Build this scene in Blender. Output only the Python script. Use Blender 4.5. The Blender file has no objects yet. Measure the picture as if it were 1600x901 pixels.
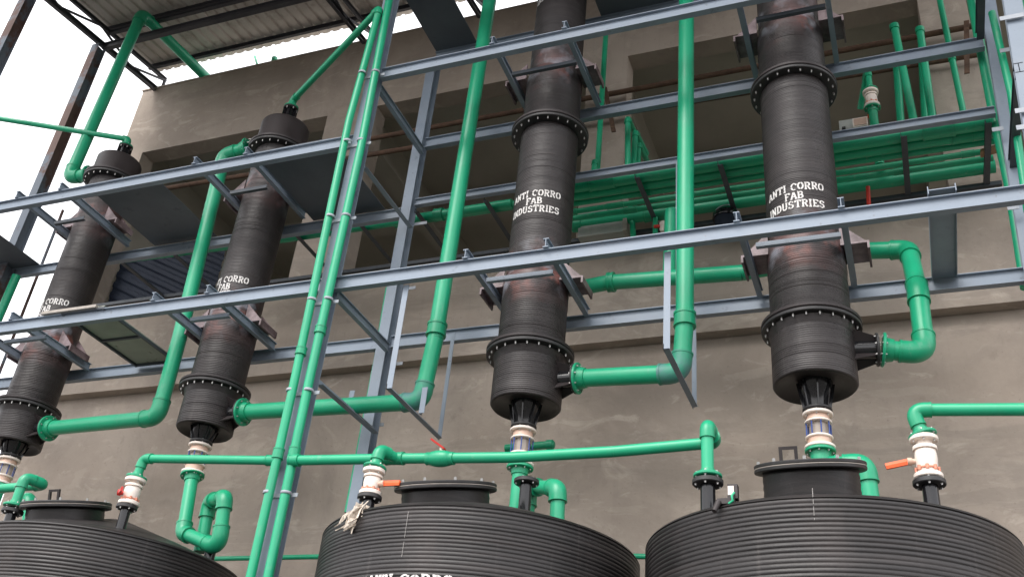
import bpy, math, random
from mathutils import Vector, Matrix, noise
random.seed(7)
PI = math.pi
R = math.radians
scene = bpy.context.scene

# ------------------------------------------------------------------ camera, sky, sun, exposure
cam_data = bpy.data.cameras.new('camera')
cam = bpy.data.objects.new('camera', cam_data)
scene.collection.objects.link(cam)
scene.camera = cam
cam.matrix_world = Matrix(((0.931673, 0.11291, 0.345306, 0.0), (0.352135, -0.514458, -0.781878, 0.0), (0.089364, 0.85005, -0.519066, 1.5), (0.0, 0.0, 0.0, 1.0)))
cam_data.sensor_width = 36
cam_data.lens = 35.278
cam_data.clip_end = 2000

SUN_EL, SUN_AZ = R(48), R(195)          # overcast: a broad, soft sun behind the camera
world = bpy.data.worlds.new('World')
scene.world = world
world.use_nodes = True
wt = world.node_tree
bg = wt.nodes['Background']
sky = wt.nodes.new('ShaderNodeTexSky')
sky.sky_type = 'NISHITA'
sky.sun_disc = False
sky.sun_elevation = SUN_EL
sky.sun_rotation = SUN_AZ
sky.dust_density = 4
cloud = wt.nodes.new('ShaderNodeMixRGB')
cloud.inputs[0].default_value = 0.86
cloud.inputs[2].default_value = (11.3, 11.2, 11.4, 1)
wt.links.new(sky.outputs[0], cloud.inputs[1])
wt.links.new(cloud.outputs[0], bg.inputs[0])
bg.inputs[1].default_value = 0.1
sun_d = bpy.data.lights.new('sun', 'SUN')
sun_d.energy = 1.3
sun_d.angle = R(35)
sun_d.color = (1, 0.97, 0.93)
sun = bpy.data.objects.new('sun', sun_d)
scene.collection.objects.link(sun)
sun.rotation_euler = Vector((math.sin(SUN_AZ)*math.cos(SUN_EL), math.cos(SUN_AZ)*math.cos(SUN_EL), math.sin(SUN_EL))).to_track_quat('Z', 'Y').to_euler()
vs = scene.view_settings
vs.view_transform = 'Standard'
vs.look = 'None'
vs.gamma = 1
vs.use_curve_mapping = False
vs.exposure = 1.1

# ------------------------------------------------------------------ materials
def mat(name, c1, c2=None, rough=0.5, scale=4, bump=0.0, bscale=40, metal=0.0, detail=6, stretch=(1, 1, 1), spots=None, spot_scale=3, spot_edge=(0.6, 0.68), coat=0.0, rough2=None):
    m = bpy.data.materials.new(name)
    m.use_nodes = True
    nt = m.node_tree
    N, L = nt.nodes, nt.links
    b = N['Principled BSDF']
    b.inputs['Roughness'].default_value = rough
    b.inputs['Metallic'].default_value = metal
    if coat:
        b.inputs['Coat Weight'].default_value = coat
        b.inputs['Coat Roughness'].default_value = 0.15
    tc = N.new('ShaderNodeTexCoord')
    mp = N.new('ShaderNodeMapping')
    mp.inputs['Scale'].default_value = stretch
    L.new(tc.outputs['Object'], mp.inputs[0])
    n = N.new('ShaderNodeTexNoise')
    n.inputs['Scale'].default_value = scale
    n.inputs['Detail'].default_value = detail
    n.inputs['Roughness'].default_value = 0.6
    L.new(mp.outputs[0], n.inputs['Vector'])
    mix = N.new('ShaderNodeMixRGB')
    mix.inputs[1].default_value = (*c1, 1)
    mix.inputs[2].default_value = (*(c2 or c1), 1)
    rp = N.new('ShaderNodeValToRGB')
    rp.color_ramp.elements[0].position = 0.35
    rp.color_ramp.elements[1].position = 0.65
    L.new(n.outputs[0], rp.inputs[0])
    L.new(rp.outputs[0], mix.inputs[0])
    out = mix.outputs[0]
    if rough2 is not None:
        mr = N.new('ShaderNodeMapRange')
        mr.inputs['To Min'].default_value = rough
        mr.inputs['To Max'].default_value = rough2
        L.new(rp.outputs[0], mr.inputs[0])
        L.new(mr.outputs[0], b.inputs['Roughness'])
    if spots:
        n2 = N.new('ShaderNodeTexNoise')
        n2.inputs['Scale'].default_value = spot_scale
        n2.inputs['Detail'].default_value = 8
        n2.inputs['Roughness'].default_value = 0.7
        L.new(tc.outputs['Object'], n2.inputs['Vector'])
        r2 = N.new('ShaderNodeValToRGB')
        r2.color_ramp.elements[0].position = spot_edge[0]
        r2.color_ramp.elements[1].position = spot_edge[1]
        L.new(n2.outputs[0], r2.inputs[0])
        m2 = N.new('ShaderNodeMixRGB')
        m2.inputs[2].default_value = (*spots, 1)
        L.new(out, m2.inputs[1])
        L.new(r2.outputs[0], m2.inputs[0])
        out = m2.outputs[0]
    L.new(out, b.inputs['Base Color'])
    if bump:
        n3 = N.new('ShaderNodeTexNoise')
        n3.inputs['Scale'].default_value = bscale
        n3.inputs['Detail'].default_value = 5
        L.new(mp.outputs[0], n3.inputs['Vector'])
        bp = N.new('ShaderNodeBump')
        bp.inputs['Strength'].default_value = bump
        bp.inputs['Distance'].default_value = 0.01
        L.new(n3.outputs[0], bp.inputs['Height'])
        L.new(bp.outputs[0], b.inputs['Normal'])
    return m

def plaster_mat():
    m = mat('cement_plaster', (0.365, 0.304, 0.253), (0.455, 0.388, 0.330), rough=0.92, scale=0.7, bump=0.55, bscale=9, detail=9)
    nt = m.node_tree
    N, L = nt.nodes, nt.links
    b = N['Principled BSDF']
    src = b.inputs['Base Color'].links[0].from_socket
    tc = N.new('ShaderNodeTexCoord')
    def layer(scale, e0, e1, col, fac, stretch=(1, 1, 1), dist=0.0):
        nonlocal src
        mp = N.new('ShaderNodeMapping')
        mp.inputs['Scale'].default_value = stretch
        mp.inputs['Location'].default_value = (scale*3.1, 5.2, scale)
        L.new(tc.outputs['Object'], mp.inputs[0])
        n = N.new('ShaderNodeTexNoise')
        n.inputs['Scale'].default_value = scale
        n.inputs['Detail'].default_value = 10
        n.inputs['Roughness'].default_value = 0.65
        n.inputs['Distortion'].default_value = dist
        L.new(mp.outputs[0], n.inputs['Vector'])
        r = N.new('ShaderNodeValToRGB')
        r.color_ramp.elements[0].position = e0
        r.color_ramp.elements[1].position = e1
        r.color_ramp.elements[1].color = (fac, fac, fac, 1)
        L.new(n.outputs[0], r.inputs[0])
        x = N.new('ShaderNodeMixRGB')
        x.inputs[2].default_value = (*col, 1)
        L.new(src, x.inputs[1])
        L.new(r.outputs[0], x.inputs[0])
        src = x.outputs[0]
    layer(0.45, 0.48, 0.62, (0.27, 0.23, 0.195), 0.6, dist=0.8)      # damp darker patches
    layer(1.6, 0.56, 0.66, (0.56, 0.49, 0.42), 0.5, (1, 1, 1.8), 1.5)  # paler trowel smears
    layer(5.0, 0.60, 0.72, (0.26, 0.22, 0.185), 0.45)
    layer(26.0, 0.62, 0.70, (0.2, 0.17, 0.15), 0.5)                  # small pits
    layer(3.0, 0.58, 0.74, (0.25, 0.22, 0.19), 0.22, (1.6, 1, 0.6))   # faint vertical runs
    layer(2.2, 0.56, 0.70, (0.24, 0.205, 0.175), 0.16, (4.0, 1, 0.14))                    # run-off streaks
    layer(0.9, 0.60, 0.63, (0.50, 0.435, 0.37), 0.28, (1, 1, 2.6), 0.6)                # patched areas with an edge
    layer(0.7, 0.57, 0.61, (0.27, 0.235, 0.20), 0.35, (0.5, 1, 3.0), 0.4)              # day joints of the render coat
    L.new(src, b.inputs['Base Color'])
    return m

def hdpe_mat(name, base, burnt=False, fine=0.0, rough=0.42):
    """black spiral-wound polyethylene, dusty; 'burnt' adds the scorched reddish weld zones of a column"""
    m = mat(name, base, tuple(c*1.55 for c in base), rough=rough, scale=3.0, bump=0.12, bscale=60, spots=tuple(min(1, c*2.6) for c in base), spot_scale=7, spot_edge=(0.62, 0.8), rough2=rough+0.16)
    nt = m.node_tree
    N, L = nt.nodes, nt.links
    b = N['Principled BSDF']
    if fine:
        tc = N.new('ShaderNodeTexCoord')
        w = N.new('ShaderNodeTexWave')
        w.wave_type = 'BANDS'
        w.bands_direction = 'Z'
        w.inputs['Scale'].default_value = fine
        w.inputs['Distortion'].default_value = 0.6
        w.inputs['Detail'].default_value = 1
        L.new(tc.outputs['Object'], w.inputs['Vector'])
        bp = N.new('ShaderNodeBump')
        bp.inputs['Strength'].default_value = 0.35
        bp.inputs['Distance'].default_value = 0.004
        L.new(w.outputs[0], bp.inputs['Height'])
        old = b.inputs['Normal'].links[0].from_socket
        L.new(old, bp.inputs['Normal'])
        L.new(bp.outputs[0], b.inputs['Normal'])
    if burnt:
        src = b.inputs['Base Color'].links[0].from_socket
        tc = N.new('ShaderNodeTexCoord')
        sp = N.new('ShaderNodeSeparateXYZ')
        L.new(tc.outputs['Object'], sp.inputs[0])
        band = None
        for zc in burnt:
            s = N.new('ShaderNodeMath'); s.operation = 'SUBTRACT'; s.inputs[1].default_value = zc
            L.new(sp.outputs[2], s.inputs[0])
            a = N.new('ShaderNodeMath'); a.operation = 'ABSOLUTE'
            L.new(s.outputs[0], a.inputs[0])
            r = N.new('ShaderNodeMapRange')
            r.inputs['From Min'].default_value = 0.42
            r.inputs['From Max'].default_value = 0.08
            L.new(a.outputs[0], r.inputs[0])
            if band is None: band = r.outputs[0]
            else:
                x = N.new('ShaderNodeMath'); x.operation = 'MAXIMUM'
                L.new(band, x.inputs[0]); L.new(r.outputs[0], x.inputs[1]); band = x.outputs[0]
        for sc, e0, e1, col in ((2.6, 0.42, 0.62, (0.115, 0.060, 0.058)), (4.0, 0.56, 0.68, (0.21, 0.075, 0.060)), (3.4, 0.55, 0.72, (0.26, 0.27, 0.31))):
            n = N.new('ShaderNodeTexNoise')
            n.inputs['Scale'].default_value = sc
            n.inputs['Detail'].default_value = 3
            mp = N.new('ShaderNodeMapping')
            mp.inputs['Location'].default_value = (sc*7, sc, 3)
            L.new(tc.outputs['Object'], mp.inputs[0])
            L.new(mp.outputs[0], n.inputs['Vector'])
            r = N.new('ShaderNodeValToRGB')
            r.color_ramp.elements[0].position = e0
            r.color_ramp.elements[1].position = e1
            L.new(n.outputs[0], r.inputs[0])
            mu = N.new('ShaderNodeMath'); mu.operation = 'MULTIPLY'
            L.new(r.outputs[0], mu.inputs[0]); L.new(band, mu.inputs[1])
            x = N.new('ShaderNodeMixRGB')
            x.inputs[2].default_value = (*col, 1)
            L.new(src, x.inputs[1]); L.new(mu.outputs[0], x.inputs[0])
            src = x.outputs[0]
        L.new(src, b.inputs['Base Color'])
    return m

def layer_on(m, scale, stretch, e0, e1, colr, fac, detail=6):
    nt = m.node_tree; N, L = nt.nodes, nt.links
    b = N['Principled BSDF']
    src = b.inputs['Base Color'].links[0].from_socket
    tc = N.new('ShaderNodeTexCoord'); mp = N.new('ShaderNodeMapping'); mp.inputs['Scale'].default_value = stretch
    mp.inputs['Location'].default_value = (scale, 2*scale, 3.3)
    n = N.new('ShaderNodeTexNoise'); n.inputs['Scale'].default_value = scale; n.inputs['Detail'].default_value = detail; n.inputs['Roughness'].default_value = 0.65
    r = N.new('ShaderNodeValToRGB'); r.color_ramp.elements[0].position = e0; r.color_ramp.elements[1].position = e1
    r.color_ramp.elements[1].color = (fac, fac, fac, 1)
    x = N.new('ShaderNodeMixRGB'); x.inputs[2].default_value = (*colr, 1)
    L.new(tc.outputs['Object'], mp.inputs[0]); L.new(mp.outputs[0], n.inputs['Vector']); L.new(n.outputs[0], r.inputs[0])
    L.new(src, x.inputs[1]); L.new(r.outputs[0], x.inputs[0]); L.new(x.outputs[0], b.inputs['Base Color'])

M = {}
M['plaster'] = plaster_mat()
M['room'] = mat('room_plaster', (0.40, 0.375, 0.32), (0.48, 0.45, 0.39), rough=0.95, scale=0.8, bump=0.3, bscale=8)
M['green'] = mat('green_polypropylene', (0.011, 0.345, 0.175), (0.016, 0.40, 0.205), rough=0.30, scale=1.5, bump=0.015, bscale=25, rough2=0.42, spots=(0.028, 0.36, 0.195), spot_scale=9, spot_edge=(0.6, 0.8))
M['green_dusty'] = mat('green_polypropylene_scuffed', (0.02, 0.33, 0.18), (0.10, 0.22, 0.22), rough=0.5, scale=5, bump=0.05)
M['green_fitting'] = mat('green_polypropylene_fitting', (0.009, 0.30, 0.150), (0.013, 0.345, 0.175), rough=0.36, scale=3, bump=0.03, bscale=30)
M['steel'] = mat('grey_primer_steel', (0.20, 0.245, 0.305), (0.25, 0.30, 0.365), rough=0.45, scale=2.5, bump=0.06, bscale=30, spots=(0.115, 0.135, 0.165), spot_scale=6, spot_edge=(0.6, 0.75), rough2=0.6)
M['dark_steel'] = mat('dark_steel', (0.045, 0.055, 0.068), (0.065, 0.075, 0.090), rough=0.55, scale=4, bump=0.05)
M['plate'] = mat('dark_plate', (0.075, 0.090, 0.110), (0.100, 0.118, 0.140), rough=0.6, scale=1.5, bump=0.05, spots=(0.06, 0.07, 0.085), spot_scale=3)
M['old_panel'] = mat('weathered_panel', (0.27, 0.29, 0.25), (0.36, 0.38, 0.33), rough=0.8, scale=2, bump=0.1, spots=(0.12, 0.12, 0.09), spot_scale=4)
M['rust_post'] = mat('rusty_brown_steel', (0.11, 0.065, 0.055), (0.16, 0.10, 0.085), rough=0.75, scale=2, bump=0.15, spots=(0.15, 0.175, 0.21), spot_scale=0.50, spot_edge=(0.50, 0.54))
M['rust'] = mat('rust', (0.085, 0.050, 0.035), (0.15, 0.085, 0.055), rough=0.9, scale=9, bump=0.3, spots=(0.20, 0.12, 0.07), spot_scale=14)
M['roof_steel'] = mat('roof_steel', (0.050, 0.050, 0.058), (0.075, 0.072, 0.080), rough=0.6, scale=3, bump=0.05)
M['sheet'] = mat('galvanised_sheet', (0.50, 0.455, 0.42), (0.60, 0.56, 0.52), rough=0.55, scale=1.2, bump=0.04, stretch=(3, 0.5, 1), spots=(0.28, 0.23, 0.20), spot_scale=2.2, spot_edge=(0.55, 0.75))
M['tank'] = hdpe_mat('black_tank_plastic', (0.012, 0.0105, 0.0108), rough=0.40)
M['col_low'] = hdpe_mat('black_column_plastic_low', (0.0175, 0.0140, 0.0142), burnt=(1.42, 4.28), rough=0.40)
M['col_left'] = hdpe_mat('black_column_plastic_left', (0.0175, 0.0140, 0.0142), burnt=(1.38, 3.30), rough=0.42)
M['smooth_black'] = hdpe_mat('smooth_black_plastic', (0.022, 0.017, 0.0175), rough=0.45)
M['lug'] = mat('scorched_plastic', (0.07, 0.042, 0.044), (0.24, 0.18, 0.19), rough=0.45, scale=6, bump=0.1)
M['gloss_black'] = mat('gloss_black_plastic', (0.010, 0.010, 0.012), (0.014, 0.014, 0.016), rough=0.14, scale=3)
M['flange_black'] = mat('flange_black', (0.020, 0.020, 0.021), (0.035, 0.033, 0.034), rough=0.5, scale=8, bump=0.08)
M['gasket'] = mat('pale_gasket', (0.32, 0.29, 0.26), (0.42, 0.38, 0.34), rough=0.8, scale=12)
M['cream'] = mat('cream_plastic', (0.82, 0.72, 0.64), (0.88, 0.80, 0.73), rough=0.35, scale=6, bump=0.03)
M['cream_tan'] = mat('tan_plastic', (0.58, 0.38, 0.28), (0.70, 0.50, 0.40), rough=0.4, scale=6)
M['orange'] = mat('orange_plastic', (0.85, 0.10, 0.02), (0.90, 0.14, 0.03), rough=0.4, scale=6)
M['salmon'] = mat('salmon_plastic', (0.62, 0.22, 0.14), (0.72, 0.30, 0.20), rough=0.4, scale=6)
M['red'] = mat('red_plastic', (0.60, 0.03, 0.025), (0.66, 0.05, 0.035), rough=0.4, scale=6)
M['bolt'] = mat('zinc_bolt', (0.42, 0.42, 0.42), (0.55, 0.54, 0.52), rough=0.4, scale=30, metal=0.7)
M['blue'] = mat('blue_rod', (0.015, 0.05, 0.24), (0.02, 0.07, 0.30), rough=0.4, scale=8)
M['navy_sheet'] = mat('navy_sheet', (0.014, 0.019, 0.032), (0.020, 0.026, 0.040), rough=0.6, scale=2, bump=0.05)
M['white_paint'] = mat('stencil_paint', (0.66, 0.64, 0.62), (0.82, 0.80, 0.78), rough=0.7, scale=25, spots=(0.35, 0.33, 0.32), spot_scale=45, spot_edge=(0.58, 0.70))
M['scratch'] = mat('chalk_line', (0.22, 0.21, 0.20), (0.34, 0.32, 0.31), rough=0.8, scale=30)
M['rag'] = mat('dirty_cloth', (0.52, 0.44, 0.36), (0.74, 0.66, 0.57), rough=0.95, scale=14, bump=0.4, bscale=60, spots=(0.25, 0.18, 0.13), spot_scale=16)
M['ground'] = mat('concrete_ground', (0.06, 0.056, 0.05), (0.09, 0.083, 0.075), rough=0.95, scale=0.5, bump=0.3, bscale=6)
M['box_grey'] = mat('grey_box', (0.34, 0.36, 0.34), (0.42, 0.43, 0.40), rough=0.6, scale=5)
M['clip'] = mat('zinc_clip', (0.28, 0.31, 0.35), (0.38, 0.41, 0.45), rough=0.5, scale=8, spots=(0.25, 0.26, 0.28), spot_scale=10)
M['wood'] = mat('raw_timber', (0.25, 0.15, 0.08), (0.33, 0.21, 0.12), rough=0.85, scale=4, stretch=(1, 8, 8), bump=0.2)
def glass_mat():
    m = bpy.data.materials.new('sight_glass'); m.use_nodes = True
    b = m.node_tree.nodes['Principled BSDF']
    b.inputs['Base Color'].default_value = (0.50, 0.43, 0.37, 1)
    b.inputs['Roughness'].default_value = 0.12
    b.inputs['Transmission Weight'].default_value = 0.35
    return m
M['glass'] = glass_mat()

M['navy_sheet'].node_tree.nodes['Principled BSDF'].inputs['Specular IOR Level'].default_value = 0.12
for k_ in ('green', 'green_fitting'):
    layer_on(M[k_], 1.3, (1, 1, 1), 0.50, 0.72, (0.06, 0.30, 0.185), 0.55)
    layer_on(M[k_], 14, (1, 1, 0.35), 0.60, 0.72, (0.16, 0.36, 0.26), 0.45)
    layer_on(M[k_], 5, (1, 1, 1), 0.66, 0.72, (0.008, 0.20, 0.10), 0.5)
for k_ in ('steel',):
    layer_on(M[k_], 9, (1, 1, 1), 0.66, 0.72, (0.10, 0.085, 0.075), 0.55)
    layer_on(M[k_], 1.1, (1, 1, 1), 0.50, 0.70, (0.28, 0.31, 0.35), 0.5)
    layer_on(M[k_], 22, (1, 1, 1), 0.69, 0.73, (0.20, 0.10, 0.06), 0.6)
for k_ in ('tank', 'col_low', 'col_left'):
    layer_on(M[k_], 1.5, (0.5, 0.5, 16), 0.48, 0.70, (0.045, 0.038, 0.037), 0.6)
    layer_on(M[k_], 2.2, (1, 1, 0.8), 0.55, 0.75, (0.050, 0.040, 0.038), 0.55)
    layer_on(M[k_], 30, (1, 1, 1), 0.70, 0.76, (0.16, 0.15, 0.14), 0.45)
    layer_on(M[k_], 3.0, (5, 5, 0.25), 0.60, 0.74, (0.060, 0.052, 0.050), 0.5)
layer_on(M['white_paint'], 60, (1, 1, 1), 0.56, 0.62, (0.05, 0.045, 0.045), 0.8)
layer_on(M['white_paint'], 12, (1, 1, 1), 0.52, 0.72, (0.30, 0.29, 0.28), 0.7)
layer_on(M['sheet'], 0.8, (1, 0.3, 1), 0.5, 0.7, (0.36, 0.30, 0.26), 0.6)

# ------------------------------------------------------------------ mesh helpers
col = scene.collection
class MB:
    def __init__(s): s.v, s.f, s.smooth = [], [], []
    def add(s, vs_, fs, smooth=False):
        o = len(s.v)
        s.v += [tuple(x) for x in vs_]
        s.f += [tuple(i+o for i in f) for f in fs]
        s.smooth += [smooth]*len(fs)
        return s
    def mesh(s, name):
        me = bpy.data.meshes.new(name)
        me.from_pydata(s.v, [], s.f)
        me.polygons.foreach_set('use_smooth', s.smooth)
        me.update()
        return me
    def box(s, lo, hi):
        x0, y0, z0 = lo; x1, y1, z1 = hi
        return s.add([(x0,y0,z0),(x1,y0,z0),(x1,y1,z0),(x0,y1,z0),(x0,y0,z1),(x1,y0,z1),(x1,y1,z1),(x0,y1,z1)],
                     [(0,3,2,1),(4,5,6,7),(0,1,5,4),(1,2,6,5),(2,3,7,6),(3,0,4,7)])
    def extrude(s, prof, p0, p1, side, up):
        """prof: closed 2D outline (side, up); swept from p0 to p1"""
        p0, p1 = Vector(p0), Vector(p1)
        n = len(prof)
        vs_ = [p0+side*a+up*b for a, b in prof]+[p1+side*a+up*b for a, b in prof]
        fs = [(i, (i+1) % n, n+(i+1) % n, n+i) for i in range(n)]
        fs += [tuple(range(n-1, -1, -1)), tuple(range(n, 2*n))]
        return s.add(vs_, fs)
    def tube(s, p0, p1, r, r1=None, seg=20, caps=True, smooth=True):
        p0, p1 = Vector(p0), Vector(p1)
        d = (p1-p0).normalized()
        a, b = frame(d)
        r1 = r if r1 is None else r1
        vs_ = []
        for p, q in ((p0, r), (p1, r1)):
            vs_ += [p+(a*math.cos(2*PI*i/seg)+b*math.sin(2*PI*i/seg))*q for i in range(seg)]
        s.add(vs_, [(i, (i+1) % seg, seg+(i+1) % seg, seg+i) for i in range(seg)], smooth)
        if caps: 
            s.add(vs_[:seg], [tuple(range(seg-1, -1, -1))])
            s.add(vs_[seg:], [tuple(range(seg))])
        return s
    def sweep(s, pts, r, seg=16, caps=True):
        pts = [Vector(p) for p in pts]
        d = (pts[1]-pts[0]).normalized()
        a, b = frame(d)
        vs_ = []
        n = len(pts)
        for k, p in enumerate(pts):
            d2 = (pts[min(k+1, n-1)]-pts[max(k-1, 0)]).normalized()
            a = (a-d2*a.dot(d2)).normalized(); b = d2.cross(a)
            rr = r[k] if isinstance(r, (list, tuple)) else r
            vs_ += [p+(a*math.cos(2*PI*i/seg)+b*math.sin(2*PI*i/seg))*rr for i in range(seg)]
        fs = [(k*seg+i, k*seg+(i+1) % seg, (k+1)*seg+(i+1) % seg, (k+1)*seg+i) for k in range(n-1) for i in range(seg)]
        s.add(vs_, fs, True)
        if caps:
            s.add(vs_[:seg], [tuple(range(seg-1, -1, -1))])
            s.add(vs_[-seg:], [tuple(range(seg))])
        return s
    def lathe(s, prof, c=(0, 0), seg=48, smooth=True, cap=True, wob=None):
        """prof: list of (r, z)"""
        vs_ = []
        for k, (r, z) in enumerate(prof):
            for i in range(seg):
                t = 2*PI*i/seg
                dr, dz = wob(k, t, z) if wob else (0, 0)
                vs_.append((c[0]+(r+dr)*math.cos(t), c[1]+(r+dr)*math.sin(t), z+dz))
        n = len(prof)
        up = prof[-1][1] >= prof[0][1]
        fs = []
        for k in range(n-1):
            for i in range(seg):
                q = (k*seg+i, k*seg+(i+1) % seg, (k+1)*seg+(i+1) % seg, (k+1)*seg+i)
                fs.append(q if up else q[::-1])
        s.add(vs_, fs, smooth)
        if cap:
            s.add(vs_[:seg], [tuple(range(seg-1, -1, -1))])
            s.add(vs_[-seg:], [tuple(range(seg))])
        return s

def frame(d):
    h = Vector((0, 0, 1)) if abs(d.z) < 0.9 else Vector((1, 0, 0))
    a = h.cross(d).normalized()
    return a, d.cross(a)

def obj(name, mb, m, parent=None):
    me = mb.mesh(name) if isinstance(mb, MB) else mb
    if not me.materials: me.materials.append(M[m] if isinstance(m, str) else m)
    o = bpy.data.objects.new(name, me)
    col.objects.link(o)
    if parent: o.parent = parent
    return o
def tag(o, label, cat, group=None, kind=None):
    if label: o['label'] = label
    if cat: o['category'] = cat
    if group: o['group'] = group
    if kind: o['kind'] = kind
    return o
def thing(name, label, cat, loc=(0, 0, 0), group=None):
    """Empty at the thing's base; parts are built in world coordinates and shifted under it"""
    o = bpy.data.objects.new(name, None)
    col.objects.link(o)
    o.empty_display_size = 0.2
    o.location = loc
    return tag(o, label, cat, group)
def part(name, mb, m, root, label=None):
    """world-space mesh -> child of root (rooted at the root's location)"""
    o = obj(name, mb, m, root)
    p = Vector((0, 0, 0)); q = root
    while q: p += Vector(q.location); q = q.parent
    if isinstance(mb, MB):
        o.data.transform(Matrix.Translation(-p))
    if label: o['label'] = label
    return o
def structure(name, mb, m):
    o = obj(name, mb, m); o['kind'] = 'structure'; return o

# profiles
def prof_I(h, b, tw=0.007, tf=0.009):
    H, B, T = h/2, b/2, tw/2
    return [(-B,-H),(B,-H),(B,-H+tf),(T,-H+tf),(T,H-tf),(B,H-tf),(B,H),(-B,H),(-B,H-tf),(-T,H-tf),(-T,-H+tf),(-B,-H+tf)]
def prof_C(h, b, t=0.008):
    H = h/2
    return [(0,-H),(b,-H),(b,-H+t),(t,-H+t),(t,H-t),(b,H-t),(b,H),(0,H)]
def prof_L(a, t=0.006, b=None):
    b = b or a
    return [(0,0),(a,0),(a,t),(t,t),(t,b),(0,b)]
def beam(name, root, p0, p1, prof, m='steel', side=None, up=(0, 0, 1), label=None):
    d = (Vector(p1)-Vector(p0)).normalized()
    up = Vector(up)
    s_ = Vector(side) if side else d.cross(up).normalized()
    mb = MB().extrude(prof, p0, p1, s_, up)
    return part(name, mb, m, root, label)

# bolts: one shared mesh per size, copied
bolt_cache = {}
def bolt_mesh(length, r=0.011):
    r = r*0.74
    k = (round(length, 3), r)
    if k not in bolt_cache:
        b = MB()
        b.tube((0, 0, -length/2-0.013), (0, 0, length/2+0.004), r*0.55, seg=8)
        b.tube((0, 0, -length/2-0.011), (0, 0, -length/2-0.0005), r*1.0, seg=6, smooth=False)
        b.tube((0, 0, length/2+0.0005), (0, 0, length/2+0.006), r*1.0, seg=6, smooth=False)
        b.tube((0, 0, -length/2-0.003), (0, 0, length/2+0.003), r*1.35, seg=10, smooth=False)
        me = b.mesh('bolt'); me.materials.append(M['bolt'])
        bolt_cache[k] = me
    return bolt_cache[k]
def flange(root, c, axis, rad, th, n, m='flange_black', rb=None, br=0.011, name='flange', hole=0.0, phase=0.0, label=None, seg=40, blen=None):
    """a disc centred at c, with n bolts as sub-parts (blen: length the bolts clamp)"""
    c = Vector(c); axis = Vector(axis).normalized()
    mb = MB()
    e = min(0.006, th*0.25)
    mb.tube(c-axis*th/2, c-axis*(th/2-e), rad-e, rad, seg=seg, caps=False)
    mb.tube(c-axis*(th/2-e), c+axis*(th/2-e), rad, seg=seg, caps=False)
    mb.tube(c+axis*(th/2-e), c+axis*th/2, rad, rad-e, seg=seg, caps=False)
    a, b = frame(axis)
    for sgn in (-1, 1):
        ring = [c+axis*sgn*th/2+(a*math.cos(2*PI*i/seg)+b*math.sin(2*PI*i/seg))*(rad-e) for i in range(seg)]
        mb.add(ring, [tuple(range(seg)) if sgn > 0 else tuple(range(seg-1, -1, -1))])
    o = part(name, mb, m, root, label)
    o_loc = Vector(root.location)
    me = bolt_mesh(blen or th, br)
    rb = rb or rad*0.86
    for i in range(n):
        t = 2*PI*(i+phase)/n
        bo = bpy.data.objects.new('bolt', me)
        col.objects.link(bo)
        bo.parent = o
        bo.location = c+(a*math.cos(t)+b*math.sin(t))*rb-o_loc
        bo.rotation_euler = axis.to_track_quat('Z', 'Y').to_euler()
    return o

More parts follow.
